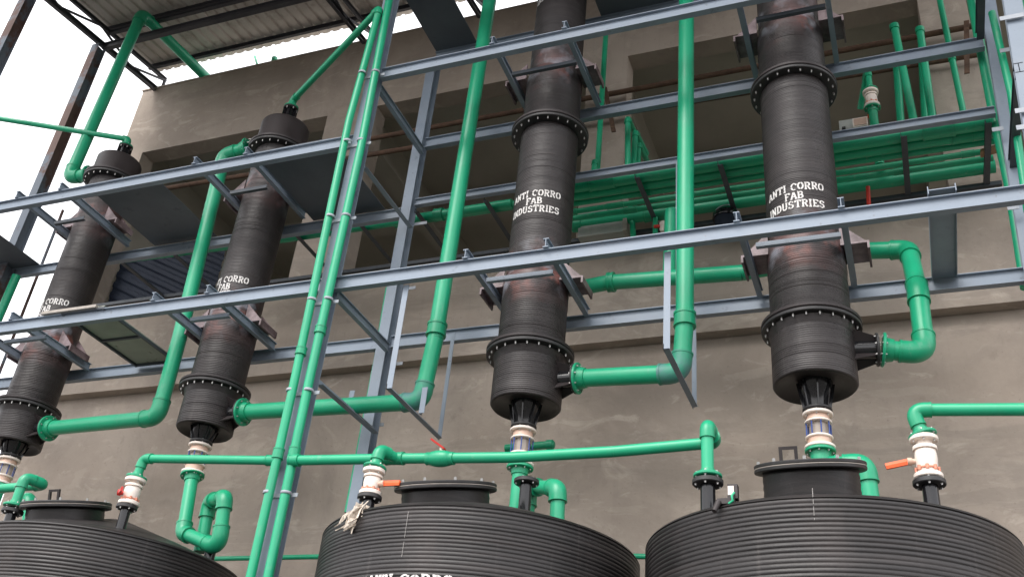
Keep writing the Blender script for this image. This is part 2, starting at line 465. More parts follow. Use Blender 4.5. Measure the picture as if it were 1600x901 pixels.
# pipe runs ---------------------------------------------------------
def pipe_run(label, pts, r, group=None, couplings=(), ends=(None, None), cap=(False, False), m='green', cat='pipe', name='green_pipe', elbow_k=None, tees=(), elbow_m=None, skip_elbow=(), bend=1.5, seg=22):
    pts = [Vector(p) for p in pts]
    root = thing(name, label, cat, pts[0], group)
    elbow_k = elbow_k or (1.13 if r > 0.08 else 1.20)
    n = len(pts)
    starts, stops = list(pts), list(pts)
    A = [None]*n
    for i in range(1, n-1):
        d0 = (pts[i]-pts[i-1]); d1 = (pts[i+1]-pts[i])
        L0, L1 = d0.length, d1.length
        d0.normalize(); d1.normalize()
        ang = d0.angle(d1)
        if ang < R(6) or i in skip_elbow:
            A[i] = (pts[i], pts[i]); continue
        t = min(r*bend*math.tan(ang/2) if ang < R(150) else r*3, L0*0.45, L1*0.45)
        t = max(t, min(r*0.7, L0*0.4, L1*0.4))
        e0, e1 = pts[i]-d0*t, pts[i]+d1*t
        A[i] = (e0, e1)
        # elbow: quadratic arc + straight sockets
        re = r*elbow_k
        path = []
        sock = r*0.75
        path.append(e0-d0*min(sock, L0*0.3)); 
        for k in range(9):
            u = k/8
            path.append(e0*(1-u)**2+pts[i]*2*u*(1-u)+e1*u*u)
        path.append(e1+d1*min(sock, L1*0.3))
        mb = MB().sweep(path, re, seg=seg)
        # raised lip at both sockets
        for p, d in ((path[0], d0), (path[-1], d1)):
            mb.tube(p-d*r*0.12, p+d*r*0.12, re*1.05, seg=seg)
        part('elbow', mb, elbow_m or ('green_fitting' if m == 'green' else m), root)
    for i in range(n-1):
        a = A[i][1] if A[i] else pts[i]
        b = A[i+1][0] if A[i+1] else pts[i+1]
        part('pipe', MB().tube(a, b, r, seg=seg), m, root)
    for (i, t, *rest) in couplings:
        ln = rest[0] if rest else r*1.5
        k = rest[1] if len(rest) > 1 else 1.2
        p = pts[i].lerp(pts[i+1], t); d = (pts[i+1]-pts[i]).normalized()
        mb = MB().tube(p-d*ln/2, p+d*ln/2, r*k, seg=seg)
        mb.tube(p+d*(ln/2-r*0.18), p+d*(ln/2+r*0.10), r*k*1.06, seg=seg)
        mb.tube(p-d*(ln/2+r*0.10), p-d*(ln/2-r*0.18), r*k*1.06, seg=seg)
        part('coupling', mb, 'green_fitting' if m == 'green' else m, root)
    for (i, t, dirv, ln) in tees:
        p = pts[i].lerp(pts[i+1], t); d = (pts[i+1]-pts[i]).normalized()
        dv = Vector(dirv).normalized()
        mb = MB().tube(p-d*r*1.9, p+d*r*1.9, r*1.24, seg=seg)
        mb.tube(p, p+dv*ln, r*1.24, seg=seg)
        mb.tube(p+dv*(ln-r*0.3), p+dv*ln, r*1.32, seg=seg)
        part('tee', mb, 'green_fitting' if m == 'green' else m, root)
    for e, (i, j) in zip(cap, ((0, 1), (n-1, n-2))):
        if e:
            d = (pts[i]-pts[j]).normalized()
            mb = MB().tube(pts[i]-d*r*1.3, pts[i]+d*r*0.25, r*1.22, seg=seg)
            mb.tube(pts[i]+d*r*0.25, pts[i]+d*r*0.75, r*1.22, r*0.7, seg=seg)
            part('end_cap', mb, 'green_fitting' if m == 'green' else m, root)
    for e, (i, j) in zip(ends, ((0, 1), (n-1, n-2))):
        if e:                                   # (flange radius, thickness, bolt count)
            d = (pts[i]-pts[j]).normalized()
            flange(root, pts[i]-d*e[1]/2, d, e[0], e[1], e[2], m='green_fitting', rb=e[0]*0.82, br=e[3] if len(e) > 3 else 0.009, blen=e[1]*1.02)
            part('pipe_collar', MB().tube(pts[i]-d*(e[1]+r*0.8), pts[i]-d*e[1], r*1.15, r*1.28, seg=seg), 'green_fitting', root)
    return root

# ------------------------------------------------------------------ ground
gm = MB()
gm.add([(-300, -300, 0), (300, -300, 0), (300, 300, 0), (-300, 300, 0)], [(0, 1, 2, 3)])
structure('ground', gm, 'ground')
pl = MB(); pl.box((-13, 6.2, 0.001), (4, 9.6, 0.18))
structure('pavement', pl, 'ground')

# ------------------------------------------------------------------ building
bld = thing('building', 'unfinished grey-brown cement plastered building with large open window bays behind the columns', 'building', (-4, 10, 0))
WY, WT, TOP, LINT, SILL, LEDGE = 10.0, 0.30, 13.33, 11.82, 8.73, 7.23
XL, XR = -12.06, 9.0
w = MB()
w.box((XL, WY, LINT), (XR, WY+WT, TOP))                     # spandrel above the openings
pill = [(XL, -11.555), (-7.905, -7.03), (-3.60, -3.01), (0.815, 1.367), (5.0, 5.6), (8.7, XR)]
for a, b in pill: w.box((a, WY, SILL), (b, WY+WT, LINT))
w.box((XL, WY, LEDGE), (XR, WY+WT, SILL))                   # band under the openings
part('wall', w, 'plaster', bld)
wd = MB()
wd.box((XL+0.01, WY+0.17, 0), (XR-0.01, WY+0.45, LEDGE-0.001))
part('lower_wall', wd, 'plaster', bld)
cp = MB(); cp.box((XL-0.02, WY-0.02, TOP+0.001), (XR, WY+WT+0.02, TOP+0.03))
part('coping', cp, 'plaster', bld)
room = MB()
yb = 15.5
room.box((XL, WY+WT+0.001, 12.25), (XR, yb, 12.45))           # slab over the room
room.box((XL, WY+WT+0.001, 7.85), (XR, yb, 7.98))             # floor slab
room.box((XL, WY+0.46, 0), (XL+0.25, yb, 7.84))              # flank
room.box((XL, WY+WT+0.001, 11.6), (XL+0.25, yb, 12.249))
room.box((XL, WY+WT+0.001, 7.981), (XL+0.25, yb, 11.599))
room.box((XL+0.251, yb-0.25, 7.981), (XR, yb, 12.249))
for x in (-7.75, -3.55, 0.85, 5.1): room.box((x, WY+WT+0.002, 11.75), (x+0.3, yb-0.251, 12.248))
room.box((XL+0.252, 13.0, 11.80), (XR, 13.25, 12.247))
part('room', room, 'room', bld)
x0, x1, z0, z1 = -11.56, -9.482, 8.60, 9.794
lv = MB(); nx, nz = 150, 60
g_ = []
for j in range(nz+1):
    for i in range(nx+1):
        x, z = x0+(x1-x0)*i/nx, z0+(z1-z0)*j/nz
        t = ((x*0.45+z*0.89) % 0.17)/0.17
        g_.append((x, 10.36-0.022*min(1, max(0, min(t, 1-t)*9-1.6)), z))
lv.add(g_, [(j*(nx+1)+i, j*(nx+1)+i+1, (j+1)*(nx+1)+i+1, (j+1)*(nx+1)+i) for j in range(nz) for i in range(nx)])
part('inner_sheet', lv, 'navy_sheet', bld, 'dark navy ribbed sheet inside the left window bay')

# ------------------------------------------------------------------ roof canopy
roof = thing('roof_canopy', 'corrugated metal sheet canopy on dark steel trusses above the parapet', 'roof', (-8, 8.6, 12.5))
SL = 0.150
def zr(y, off=0.0): return 12.955+off+(y-7.47)*SL
sh = MB()
x = -11.95
vs_, rows = [], []
prof = []
k = 0
while x < 3.2:
    prof += [(x, 0), (x+0.115, 0), (x+0.135, 0.03), (x+0.175, 0.03), (x+0.195, 0)]
    x += 0.195+0.0
y0, y1 = 4.2, 10.05
for (px_, pz) in prof: vs_.append((px_, y0, zr(y0, 0.475)+pz))
for (px_, pz) in prof: vs_.append((px_, y1, zr(y1, 0.475)+pz))
n = len(prof)
sh.add(vs_, [(i, n+i, n+i+1, i+1) for i in range(n-1)])
sh.add([(a, b, c+0.004) for a, b, c in vs_], [(i, i+1, n+i+1, n+i) for i in range(n-1)])
part('roof_sheet', sh, 'sheet', roof)
for y in (4.6, 5.7, 6.8, 7.75, 8.75, 9.86):
    beam('purlin', roof, (-11.93, y, zr(y, 0.42)), (3.2, y, zr(y, 0.42)), prof_C(0.10, 0.05), 'roof_steel')
for xt in (-11.82, -7.559, -5.487, -1.6, 1.5):
    y0, y1 = 4.4, 10.16
    beam('truss_chord', roof, (xt, y0, zr(y0, 0.0)), (xt, y1, zr(y1, 0.0)), prof_C(0.10, 0.06), 'roof_steel', side=(1, 0, 0))
    beam('truss_chord', roof, (xt, y0, zr(y0, 0.33)), (xt, y1, zr(y1, 0.33)), prof_C(0.07, 0.05), 'roof_steel', side=(1, 0, 0))
    ys = [y0+(y1-y0)*i/7 for i in range(8)]
    for i in range(7):
        a, b = (0.03, 0.31) if i % 2 == 0 else (0.31, 0.03)
        mb = MB().tube((xt+0.03, ys[i], zr(ys[i], a)), (xt+0.03, ys[i+1], zr(ys[i+1], b)), 0.022, seg=6)
        part('truss_web', mb, 'roof_steel', roof)
    mb = MB().tube((xt+0.03, y1-0.03, TOP+0.02), (xt+0.03, y1-0.03, zr(y1, 0.33)), 0.03, seg=6)
    part('truss_stub', mb, 'roof_steel', roof)
beam('eaves_beam', roof, (-11.80, 8.72, 13.13), (3.2, 8.72, 13.13), prof_I(0.13, 0.08), 'roof_steel')
beam('eaves_beam', roof, (-11.80, 8.72, 13.46), (3.2, 8.72, 13.46), prof_I(0.07, 0.06), 'roof_steel')
for y, xa in ((8.64, -11.80), (7.22, -11.86)):
    beam('roof_post', roof, (xa, y, 0.18), (xa, y, 13.05 if y > 8 else 12.86), prof_I(0.17, 0.15), 'rust_post', side=(1, 0, 0), up=(0, 1, 0), label='rust-streaked brown upright at the open left end' )

# ------------------------------------------------------------------ steel frame
YF, YR = 7.40, 8.75
fr = thing('steel_frame', 'grey primed steel frame of posts and beams carrying the black columns', 'steel frame', (-5.3, 8, 0))
I15, I10 = prof_I(0.150, 0.075), prof_I(0.10, 0.055)
def xbeam(z, y, x0, x1, prof=None, m='steel'): beam('beam', fr, (x0, y, z), (x1, y, z), prof or I15, m)
# front beams
xbeam(6.72, YF, -14.5, 3.2)
xbeam(8.65, YF, -14.5, -5.40)
xbeam(9.62, YF, -5.22, 3.2)
# rear beams
xbeam(6.771, YR, -14.5, -5.45); xbeam(6.771, YR, -5.28, 4)
xbeam(8.602, YR, -12.4, -5.45, prof_I(0.14, 0.075))
xbeam(8.735, YR, -5.28, 1.25, prof_I(0.10, 0.07))
xbeam(9.677, YR, -5.28, 1.28)
xbeam(11.222, YR, -5.36, 3.2); xbeam(11.20, YF, -5.24, 3.2)
# posts
def post(x, y, z0, z1, h=0.15, b=0.15): beam('post', fr, (x, y, z0), (x, y, z1), prof_I(h, b, 0.008, 0.010), 'steel', side=(1, 0, 0), up=(0, 1, 0))
post(-5.31, YF, 0.18, 12.9, 0.14, 0.14)
post(-5.363, YR, 0.18, 11.14, 0.15, 0.13)
for p_, q_, zz in (((1.261, 8.750, 8.245), (1.369, 8.750, 10.313), None), ((1.340, 7.400, 7.988), (1.382, 7.400, 8.885), None)):
    d_ = Vector(q_)-Vector(p_)
    lo = Vector(p_)-d_*((p_[2]-(0.18 if p_[1] > 8 else 6.80))/d_.z); hi = Vector(p_)+d_*1.9
    lo.x = lo.x*0.5+p_[0]*0.5 if p_[1] > 8 else lo.x
    beam('post', fr, lo, hi, prof_I(0.10, 0.15, 0.008, 0.010), 'steel', side=(1, 0, 0), up=(0, 1, 0))
# cross beams resting on the front beams
def cross(xc, z, y0=7.34, y1=8.70, prof=None, m='steel'): beam('cross_beam', fr, (xc, y0, z), (xc, y1, z), prof or I10, m)
for xc in (-0.262, -1.150, -2.945, -3.780, -6.835, -7.560, -9.640, -10.370): cross(xc, 6.848)
for xc in (-0.205, -1.085, -2.950, -3.810): cross(xc, 9.748)
for xc in (-6.860, -7.600, -9.690, -10.420): cross(xc, 8.778)
# brackets between front and rear post
cross(-5.27, 9.50, 7.48, 8.67); cross(-5.27, 6.66, 7.48, 8.67); cross(-5.27, 8.30, 7.48, 8.67, prof_L(0.06))
cross(-5.27, 5.618, 7.48, 8.67, prof_L(0.07))
# wide walkway channel at the right
xc = 0.540
beam('walkway_channel', fr, (xc-0.11, 7.33, 6.84), (xc-0.11, 8.72, 6.84), [(0,-0.037),(0.008,-0.037),(0.008,-0.006),(0.212,-0.006),(0.212,-0.037),(0.22,-0.037),(0.22,0.037),(0.212,0.037),(0.212,0.002),(0.008,0.002),(0.008,0.037),(0,0.037)], 'steel', side=(1, 0, 0))
# Y members at the right end
for a, b in (((1.251, 7.5, 9.75), 0), ((1.305, 7.40, 8.021), 0)):
    beam('cross_beam', fr, (a[0], 7.35, a[2]), (a[0], 8.70, a[2]), prof_I(0.11, 0.075), 'dark_steel')
# thin angle rails tied between the cross beams in front of the columns
def rail(p, q, y, z=None, m=None):
    m = m or ('dark_steel' if z > 8 else 'steel')
    beam('rail', fr, (p, y, z), (q, y, z), [(0,0),(0.045,0),(0.045,0.006),(0.006,0.006),(0.006,0.045),(0,0.045)], m, side=(0, 1, 0))
rail(-1.026, -0.297, 7.60, 6.675)
rail(-3.643, -2.949, 7.60, 6.663)
rail(-3.637, -2.875, 7.60, 9.406)
rail(-0.922, -0.229, 7.60, 9.490)
rail(-7.153, -6.639, 7.56, 6.606)
rail(-9.868, -9.222, 7.56, 6.618)
rail(-7.117, -6.602, 7.56, 8.341)
rail(-9.821, -9.332, 7.56, 8.350)
# slender rail at the back of the pipe rack, and the slotted angles that carry the pipes
beam('rail', fr, (-11.5, 9.845, 8.623), (1.33, 9.845, 8.623), prof_L(0.05), 'dark_steel', side=(0, 1, 0))
for x_ in (-1.566, -2.512, 0.343, -4.38, -5.31, -6.14, -7.10, -9.072, -9.977, 1.15):
    beam('rack_angle', fr, (x_, 8.80, 8.638), (x_, 9.886, 8.638), prof_L(0.06), 'dark_steel', side=(1, 0, 0))
for (px0, y_) in ((-1.919, 9.6),):
    pass
# hanging brackets that steady the two tall gas pipes
def hanger(pf0, pf1, pb0, pb1):
    s_ = (1, 0, 0)
    beam('hanger', fr, pf0, pf1, prof_L(0.06), 'steel', side=s_, up=(0, 1, 0))
    beam('hanger', fr, pf1, pb1, prof_L(0.055), 'steel', side=s_)
    beam('hanger', fr, pb1, pb0, prof_L(0.045), 'steel', side=s_, up=(0, 1, 0))
hz = 5.527
hx = -4.471
hanger((hx, 7.45, 6.64), (hx, 7.45, hz-0.035), (hx, 8.62, 6.74), (hx, 8.62, hz-0.035))
hz = 5.672
hx = -1.823
hanger((hx, 7.45, 6.64), (hx, 7.45, hz-0.035), (hx, 8.62, 6.74), (hx, 8.62, hz-0.035))
beam('hanger', fr, (-2.003, 8.668, 8.680), (-1.994, 8.668, 6.755), prof_L(0.05), 'steel', side=(1, 0, 0), up=(0, 1, 0))
beam('hanger', fr, (-2.379, 9.722, 8.241), (-2.374, 9.722, 7.791), prof_L(0.05), 'steel', side=(1, 0, 0), up=(0, 1, 0))
# pipe rest near the rear post
beam('pipe_rest', fr, (-5.463, 8.374, 6.004), (-5.468, 8.374, 5.794), prof_L(0.06), 'steel', side=(1, 0, 0), up=(0, 1, 0))
beam('pipe_rest', fr, (-4.459, 8.126, 5.835), (-4.459, 8.126, 5.552), prof_L(0.06), 'steel', side=(1, 0, 0), up=(0, 1, 0))
# floor plates
def plate(x0, x1, y0, y1, z, m='plate', t=0.008, name='floor_plate', label=None):
    mb = MB(); mb.box((x0, y0, z), (x1, y1, z+t))
    return part(name, mb, m, fr, label)
plate(-9.292, -8.267, 7.37, 8.78, 8.735)
plate(-6.760, -5.718, 7.37, 8.78, 8.735)
plate(-12.9, -11.282, 7.37, 8.80, 8.68)
plate(-5.348, -4.739, 7.33, 8.80, 11.30)
plate(-3.002, -2.001, 7.33, 8.80, 11.30)
plate(1.6, 3.0, 7.33, 8.78, 9.70)
# weathered panel under the lower level at the left
a = (-8.957, 7.634, 6.800); b = (-8.281, 7.606, 6.800); c = (-8.200, 8.412, 6.800); d = (-8.784, 8.623, 6.800)
x0, x1 = (a[0]+d[0])/2, (b[0]+c[0])/2
y0, y1 = 7.36, 8.70
plate(x0, x1, y0, y1, 6.812, 'old_panel', 0.012, 'floor_panel', 'pale weathered floor panel with a frame')
mb = MB()
for yy in (y0, (y0+y1)/2, y1-0.03): mb.box((x0+0.03, yy, 6.785), (x1-0.03, yy+0.03, 6.811))
mb.box((x0, y0, 6.78), (x0+0.029, y1, 6.811)); mb.box((x1-0.029, y0, 6.78), (x1, y1, 6.811))
part('panel_frame', mb, 'dark_steel', fr)
mb = MB(); mb.box((-9.141, 7.33, 6.80), (-8.344, 7.44, 6.835))
part('kick_board', mb, 'gasket', fr)
# small clips welded across the rear post
for p in ((-5.493, 8.637, 9.827), (-5.259, 8.637, 8.359), (-5.268, 8.637, 7.423), (-5.276, 8.637, 6.422), (-5.386, 8.637, 5.683)):
    mb = MB(); mb.box((p[0]-0.13, 8.832, p[2]+0.10), (p[0]+0.13, 8.840, p[2]+0.14))
    part('clip', mb, 'clip', fr)
# tie bars with holes near the right posts
for p, q in (((1.237, 7.320, 8.599), (1.432, 7.320, 8.591)), ((1.315, 8.147, 8.980), (1.400, 8.147, 8.983)), ((1.195, 7.320, 7.522), (1.360, 7.320, 7.526)), ((1.177, 7.320, 7.343), (1.332, 7.320, 7.351)), ((1.162, 8.597, 7.433), (1.261, 8.597, 7.439)), ((1.169, 8.597, 8.384), (1.272, 8.597, 8.386))):
    mb = MB(); mb.box((p[0], p[1]-0.004, p[2]-0.024), (q[0], p[1]+0.004, p[2]+0.024))
    part('clip', mb, 'clip', fr)

# slender rusty upright at the far left
mb = MB().tube((-11.557, 9.0, 0.18), (-11.605, 9.0, 9.9), 0.022, seg=8)
tag(obj('scaffold_tube', mb, 'rust_post'), 'slender rusty brown upright tube between the leftmost black column and the sky', 'tube')

# rusty rods across the window bays
for z_, z2_, lab in ((11.02, 11.03, 'upper of two long rusty horizontal rods crossing the window bays'), (10.78, 10.56, 'lower of two long rusty horizontal rods crossing the window bays')):
    mb = MB().tube((-11.0 if z_ < 11 else -7.2, 9.86, z_), (1.5, 9.86, z2_), 0.038, seg=10)
    tag(obj('rusty_rod', mb, 'rust'), lab, 'rod', 'rusty rods across the window bays')
for a, b, lab in (((-3.241, 9.750, 11.054), (-3.084, 9.750, 10.236), 'short rusty flat bar hooked on the rods right of the centre column'), ((1.293, 9.750, 11.026), (1.188, 9.750, 10.195), 'short dark flat bar hooked on the rods near the right post')):
    mb = MB().extrude([(-0.03, -0.01), (0.03, -0.01), (0.03, 0.01), (-0.03, 0.01)], a, b, Vector((1, 0, 0)), Vector((0, 1, 0)))
    tag(obj('flat_bar', mb, 'rust'), lab, 'bar', 'flat bars hooked on the rusty rods')

# ------------------------------------------------------------------ stencil lettering
def arc(cx, cy, rx, ry, a0, a1, n=8): return [(cx+rx*math.cos(R(a0+(a1-a0)*i/n)), cy+ry*math.sin(R(a0+(a1-a0)*i/n))) for i in range(n+1)]
G = {
 'A': ([[(0.4,0),(2.3,6.6)],[(2.7,6.6),(4.6,0)],[(1.2,2.3),(3.8,2.3)],[(-.3,0.1),(1.3,0.1)],[(3.7,0.1),(5.3,0.1)]], 5),
 'N': ([[(0.8,0),(0.8,7)],[(0.8,6.8),(4.2,0.2)],[(4.2,0),(4.2,7)],[(0,0.1),(1.7,0.1)],[(0,6.9),(1.2,6.9)],[(3.4,6.9),(5,6.9)]], 5),
 'T': ([[(2.5,0),(2.5,6.3)],[(0.1,6.7),(4.9,6.7)],[(0.3,6.6),(0.3,5.2)],[(4.7,6.6),(4.7,5.2)],[(1.5,0.1),(3.5,0.1)]], 5),
 'I': ([[(1.2,0),(1.2,7)],[(0.2,0.1),(2.2,0.1)],[(0.2,6.9),(2.2,6.9)]], 2.4),
 'C': ([arc(2.6,3.5,2.1,3.2,60,172),arc(2.6,3.5,2.1,3.2,188,300),[(4.4,6.4),(4.4,4.9)]], 4.8),
 'O': ([arc(2.5,3.5,2.1,3.2,-80,80),arc(2.5,3.5,2.1,3.2,100,260)], 5),
 'R': ([[(1,0),(1,7)],[(1.4,6.7)]+arc(2.7,5.1,1.5,1.6,90,-90)+[(1.4,3.5)],[(2.7,3.2),(4.4,0.2)],[(0.1,0.1),(1.9,0.1)],[(3.9,0.1),(5,0.1)],[(0.1,6.9),(1,6.9)]], 5),
 'F': ([[(1,0),(1,7)],[(1.4,6.7),(4.3,6.7)],[(4.3,6.6),(4.3,5.3)],[(1.4,3.6),(3.2,3.6)],[(0.1,0.1),(1.9,0.1)],[(0.1,6.9),(1,6.9)]], 4.6),
 'B': ([[(1,0),(1,7)],[(1.4,6.7)]+arc(2.6,5.15,1.4,1.55,90,-90)+[(1.4,3.6)],[(1.4,3.4)]+arc(2.8,1.9,1.6,1.6,90,-90)+[(1.4,0.3)],[(0.1,0.1),(1,0.1)],[(0.1,6.9),(1,6.9)]], 4.8),
 'D': ([[(1,0),(1,7)],[(1.5,6.7)]+arc(2.3,3.5,2.1,3.2,80,-80)+[(1.5,0.3)],[(0.1,0.1),(1,0.1)],[(0.1,6.9),(1,6.9)]], 4.9),
 'U': ([[(0.9,7),(0.9,2.2)],arc(2.5,2.2,1.6,2.0,195,345),[(4.1,2.2),(4.1,7)],[(0,6.9),(1.8,6.9)],[(3.2,6.9),(5,6.9)]], 5),
 'S': ([arc(2.4,5.2,1.6,1.6,30,180)+arc(2.4,5.2,1.6,1.6,190,265,3),arc(2.4,1.9,1.7,1.7,85,0,5)+arc(2.4,1.9,1.7,1.7,-10,-150),[(4.0,6.6),(4.0,5.4)],[(0.7,0.4),(0.7,1.7)]], 4.7),
 'E': ([[(1,0),(1,7)],[(1.4,6.7),(4.3,6.7)],[(4.3,6.6),(4.3,5.4)],[(1.4,3.6),(3.2,3.6)],[(1.4,0.3),(4.3,0.3)],[(4.3,0.4),(4.3,1.6)],[(0.1,0.1),(1,0.1)],[(0.1,6.9),(1,6.9)]], 4.8),
 ' ': ([], 2.6)}
def lettering(root, lines, cx, cy, rad, z, th0, h, pitch=1.27, skewed=0.0, name='lettering', xs=0.93):
    """stencilled words wrapped on a cylinder; th0 = azimuth of the block's centre (0 faces -Y, positive to +X)"""
    mb = MB(); cnt = 0
    u = h/7; ux = u*xs
    for li, line in enumerate(lines):
        W = sum(G[c][1]+1.0 for c in line)-1.0
        xcur = -W/2
        zl = z-(li-(len(lines)-1)/2)*h*pitch
        for ch in line:
            strokes, wd_ = G[ch]
            jx, jz = random.uniform(-.12, .12), random.uniform(-.25, .25)
            for st in strokes:
                for i in range(len(st)-1):
                    (ax, ay), (bx, by) = st[i], st[i+1]
                    L = math.hypot(bx-ax, by-ay)
                    if L < 1e-6: continue
                    nx, ny = -(by-ay)/L, (bx-ax)/L
                    tw = 0.74 if abs(ax-bx) < abs(ay-by) else 0.56
                    ex, ey = (bx-ax)/L*0.15, (by-ay)/L*0.15
                    sub = max(1, int(L/1.2))
                    cnt += 1
                    off = rad+0.0035+0.00006*(cnt % 9)
                    ring = []
                    for k in range(sub+1):
                        t = k/sub
                        qx, qy = (ax-ex)+(bx-ax+2*ex)*t, (ay-ey)+(by-ay+2*ey)*t
                        for sg in (1, -1):
                            X_ = (xcur+jx+qx+nx*tw*sg)*ux; Z_ = (qy+jz+ny*tw*sg)*u-h/2
                            th = th0+X_/rad
                            ring.append((cx+off*math.sin(th), cy-off*math.cos(th), zl+Z_+skewed*X_))
                    fs = [(2*k, 2*k+1, 2*k+3, 2*k+2) for k in range(sub)]
                    mb.add(ring, fs)
            xcur += wd_+1.0
    return part(name, mb, 'white_paint', root)

# ------------------------------------------------------------------ columns
def ribbed(r, z0, z1, pitch, depth, per=4, irregular=0.4, seed=0):
    rnd = random.Random(seed)
    out = []
    z = z0
    big = 0
    while z < z1-pitch:
        d = depth*(1+rnd.uniform(-irregular, irregular))
        if rnd.random() < 0.12: d *= 1.9
        for k in range(per):
            t = k/per
            out.append((r-d*(0.5+0.5*math.cos(2*PI*t))**2, z+pitch*t))
        z += pitch
    out.append((r, z1))
    return out

def column(xc, r, z_low, z_up, ztop, label, low_z=5.50, capped=False, mtl='col_low', lugs=(6.86, 9.76), text_z=7.17, text2=None, seed=1, noz_z=5.72, noz_len=0.30, noz_dir=(1, 0, 0), rfl=0.443, text_h=0.080, lug_w=0.36, xn=None, sight_z=5.2, yc=8.25, joint=None, top_z=None):
    root = thing('packed_column', label, 'column', (xc, yc, low_z), 'black spiral-wound columns standing in the steel frame')
    wob = lambda k, t, z: (0, 0.004*math.sin(t*2+z*9))
    seg = 72
    # bottom vessel
    mb = MB().lathe([(r*0.12, low_z+0.055), (r*0.5, low_z+0.05), (r*0.86, low_z+0.035), (r*0.97, low_z+0.0), (r*1.02, low_z+0.02)]+[(q[0]*1.02, q[1]) for q in ribbed(r, low_z+0.03, z_low-0.04, 0.021, 0.0042, seed=seed)], (xc, yc), seg, wob=wob)
    part('bottom_vessel', mb, mtl, root)
    # main shaft, slightly larger up to the support joint
    jz = joint or (lugs[0]+0.13)
    pr_ = ribbed(r, z_low+0.04, jz-0.30, 0.021, 0.0042, seed=seed+1)
    pr_ += ribbed(r+0.004, jz-0.29, jz-0.10, 0.021, 0.0042, seed=seed+2)
    pr_ += [(r+0.006, jz-0.06), (r+0.002, jz-0.03), (r-0.010, jz), (r-0.022, jz+0.03)]
    r2 = r-0.013
    if z_up:
        pr_ += ribbed(r2, jz+0.05, z_up-0.05, 0.021, 0.0036, seed=seed+3)
    mb = MB().lathe(pr_, (xc, yc), seg, wob=wob)
    part('shaft', mb, mtl, root)
    mk = lambda z, rr_=rfl, n=22: (flange(root, (xc, yc, z+0.021), (0, 0, 1), rr_, 0.036, 0, 'smooth_black', seg=64, name='flange'),
                        flange(root, (xc, yc, z-0.021), (0, 0, 1), rr_-0.004, 0.036, n, 'flange_black', seg=64, rb=rr_*0.905, br=0.0088, blen=0.074))
    mk(z_low)
    part('flange_neck', MB().lathe([(r+0.002, z_low-0.12), (r+0.03, z_low-0.045)], (xc, yc), 48, cap=False), mtl, root)
    if z_up:
        mk(z_up)
        if capped:
            rc = r*1.04
            mb = MB().lathe([(rc+0.012, z_up+0.04), (rc, z_up+0.06), (rc, ztop-0.025), (rc-0.008, ztop-0.008), (rc-0.03, ztop), (0.08, ztop+0.02)], (xc, yc), 56)
            part('cap', mb, 'smooth_black', root)
            mb = MB().lathe([(0.062, ztop-0.01), (0.062, top_z-0.02)], (xc, yc), 20)
            for k in range(6):
                t = k*PI/3
                mb.extrude([(-0.006, 0), (0.006, 0), (0.006, top_z-ztop-0.05), (-0.006, top_z-ztop-0.05)], (xc+0.06*math.cos(t), yc+0.06*math.sin(t), ztop+0.02), (xc+0.10*math.cos(t), yc+0.10*math.sin(t), ztop+0.02), Vector((-math.sin(t), math.cos(t), 0)), Vector((0, 0, 1)))
            part('top_nozzle', mb, 'gloss_black', root)
            flange(root, (xc, yc, top_z-0.012), (0, 0, 1), 0.100, 0.024, 6, 'flange_black', rb=0.085, br=0.008, blen=0.055)
        else:
            lz = lugs[1]
            pr_ = ribbed(r-0.012, z_up+0.04, lz-0.05, 0.021, 0.0036, seed=seed+5)
            pr_ += [(r-0.008, lz-0.02), (r-0.012, lz+0.02), (r-0.024, lz+0.06), (r-0.032, lz+0.09)]
            pr_ += ribbed(r-0.030, lz+0.11, ztop, 0.021, 0.0036, seed=seed+6)
            part('upper_shaft', MB().lathe(pr_, (xc, yc), seg, wob=wob), mtl, root)
    # support lugs: gusseted boxes that sit on the cross beams
    for lz in lugs:
        for s_ in (-1, 1):
            mb = MB()
            xi, xo = xc+s_*(r-0.03), xc+s_*(r+lug_w*0.62)
            x0, x1 = min(xi, xo), max(xi, xo)
            mb.box((x0, yc-0.17, lz+0.042), (x1, yc+0.17, lz+0.062))
            for yy in (-0.15, 0.13):
                tri = [(xi, lz+0.063), (xo-s_*0.02, lz+0.063), (xi, lz+0.30)]
                vs2 = [(a, yc+yy, b) for a, b in tri]+[(a, yc+yy+0.02, b) for a, b in tri]
                mb.add(vs2, [(0, 1, 2), (5, 4, 3), (0, 3, 4, 1), (1, 4, 5, 2), (2, 5, 3, 0)])
            mb.box((x0, yc-0.17, lz-0.02), (x0+0.02, yc+0.17, lz+0.0415)) if s_ < 0 else mb.box((x1-0.02, yc-0.17, lz-0.02), (x1, yc+0.17, lz+0.0415))
            part('support_lug', mb, 'lug', root)
    # side gas nozzle on the bottom vessel
    d = Vector(noz_dir).normalized()
    c = Vector((xc, yc, noz_z))
    st, en = c+d*(r-0.03), c+d*(r+noz_len)
    part('nozzle', MB().tube(st, en, 0.085, seg=24), 'gloss_black', root)
    mb = MB()
    sd = Vector((0, 0, 1)).cross(d).normalized()
    for ang in (50, 130, 230, 310):
        o_ = (sd*math.cos(R(ang))+Vector((0, 0, 1))*math.sin(R(ang)))
        w_ = d.cross(o_)
        vs2 = []
        for k in (-0.006, 0.006):
            vs2 += [st+o_*0.07+w_*k, en-d*0.02+o_*0.07+w_*k, en-d*0.02+o_*0.125+w_*k, st+o_*0.20+w_*k]
        mb.add(vs2, [(0, 1, 2, 3), (7, 6, 5, 4), (0, 4, 5, 1), (1, 5, 6, 2), (2, 6, 7, 3), (3, 7, 4, 0)])
    part('nozzle_gusset', mb, 'smooth_black', root)
    flange(root, en-d*0.012, d, 0.150, 0.024, 8, 'flange_black', rb=0.124, br=0.010, blen=0.026)
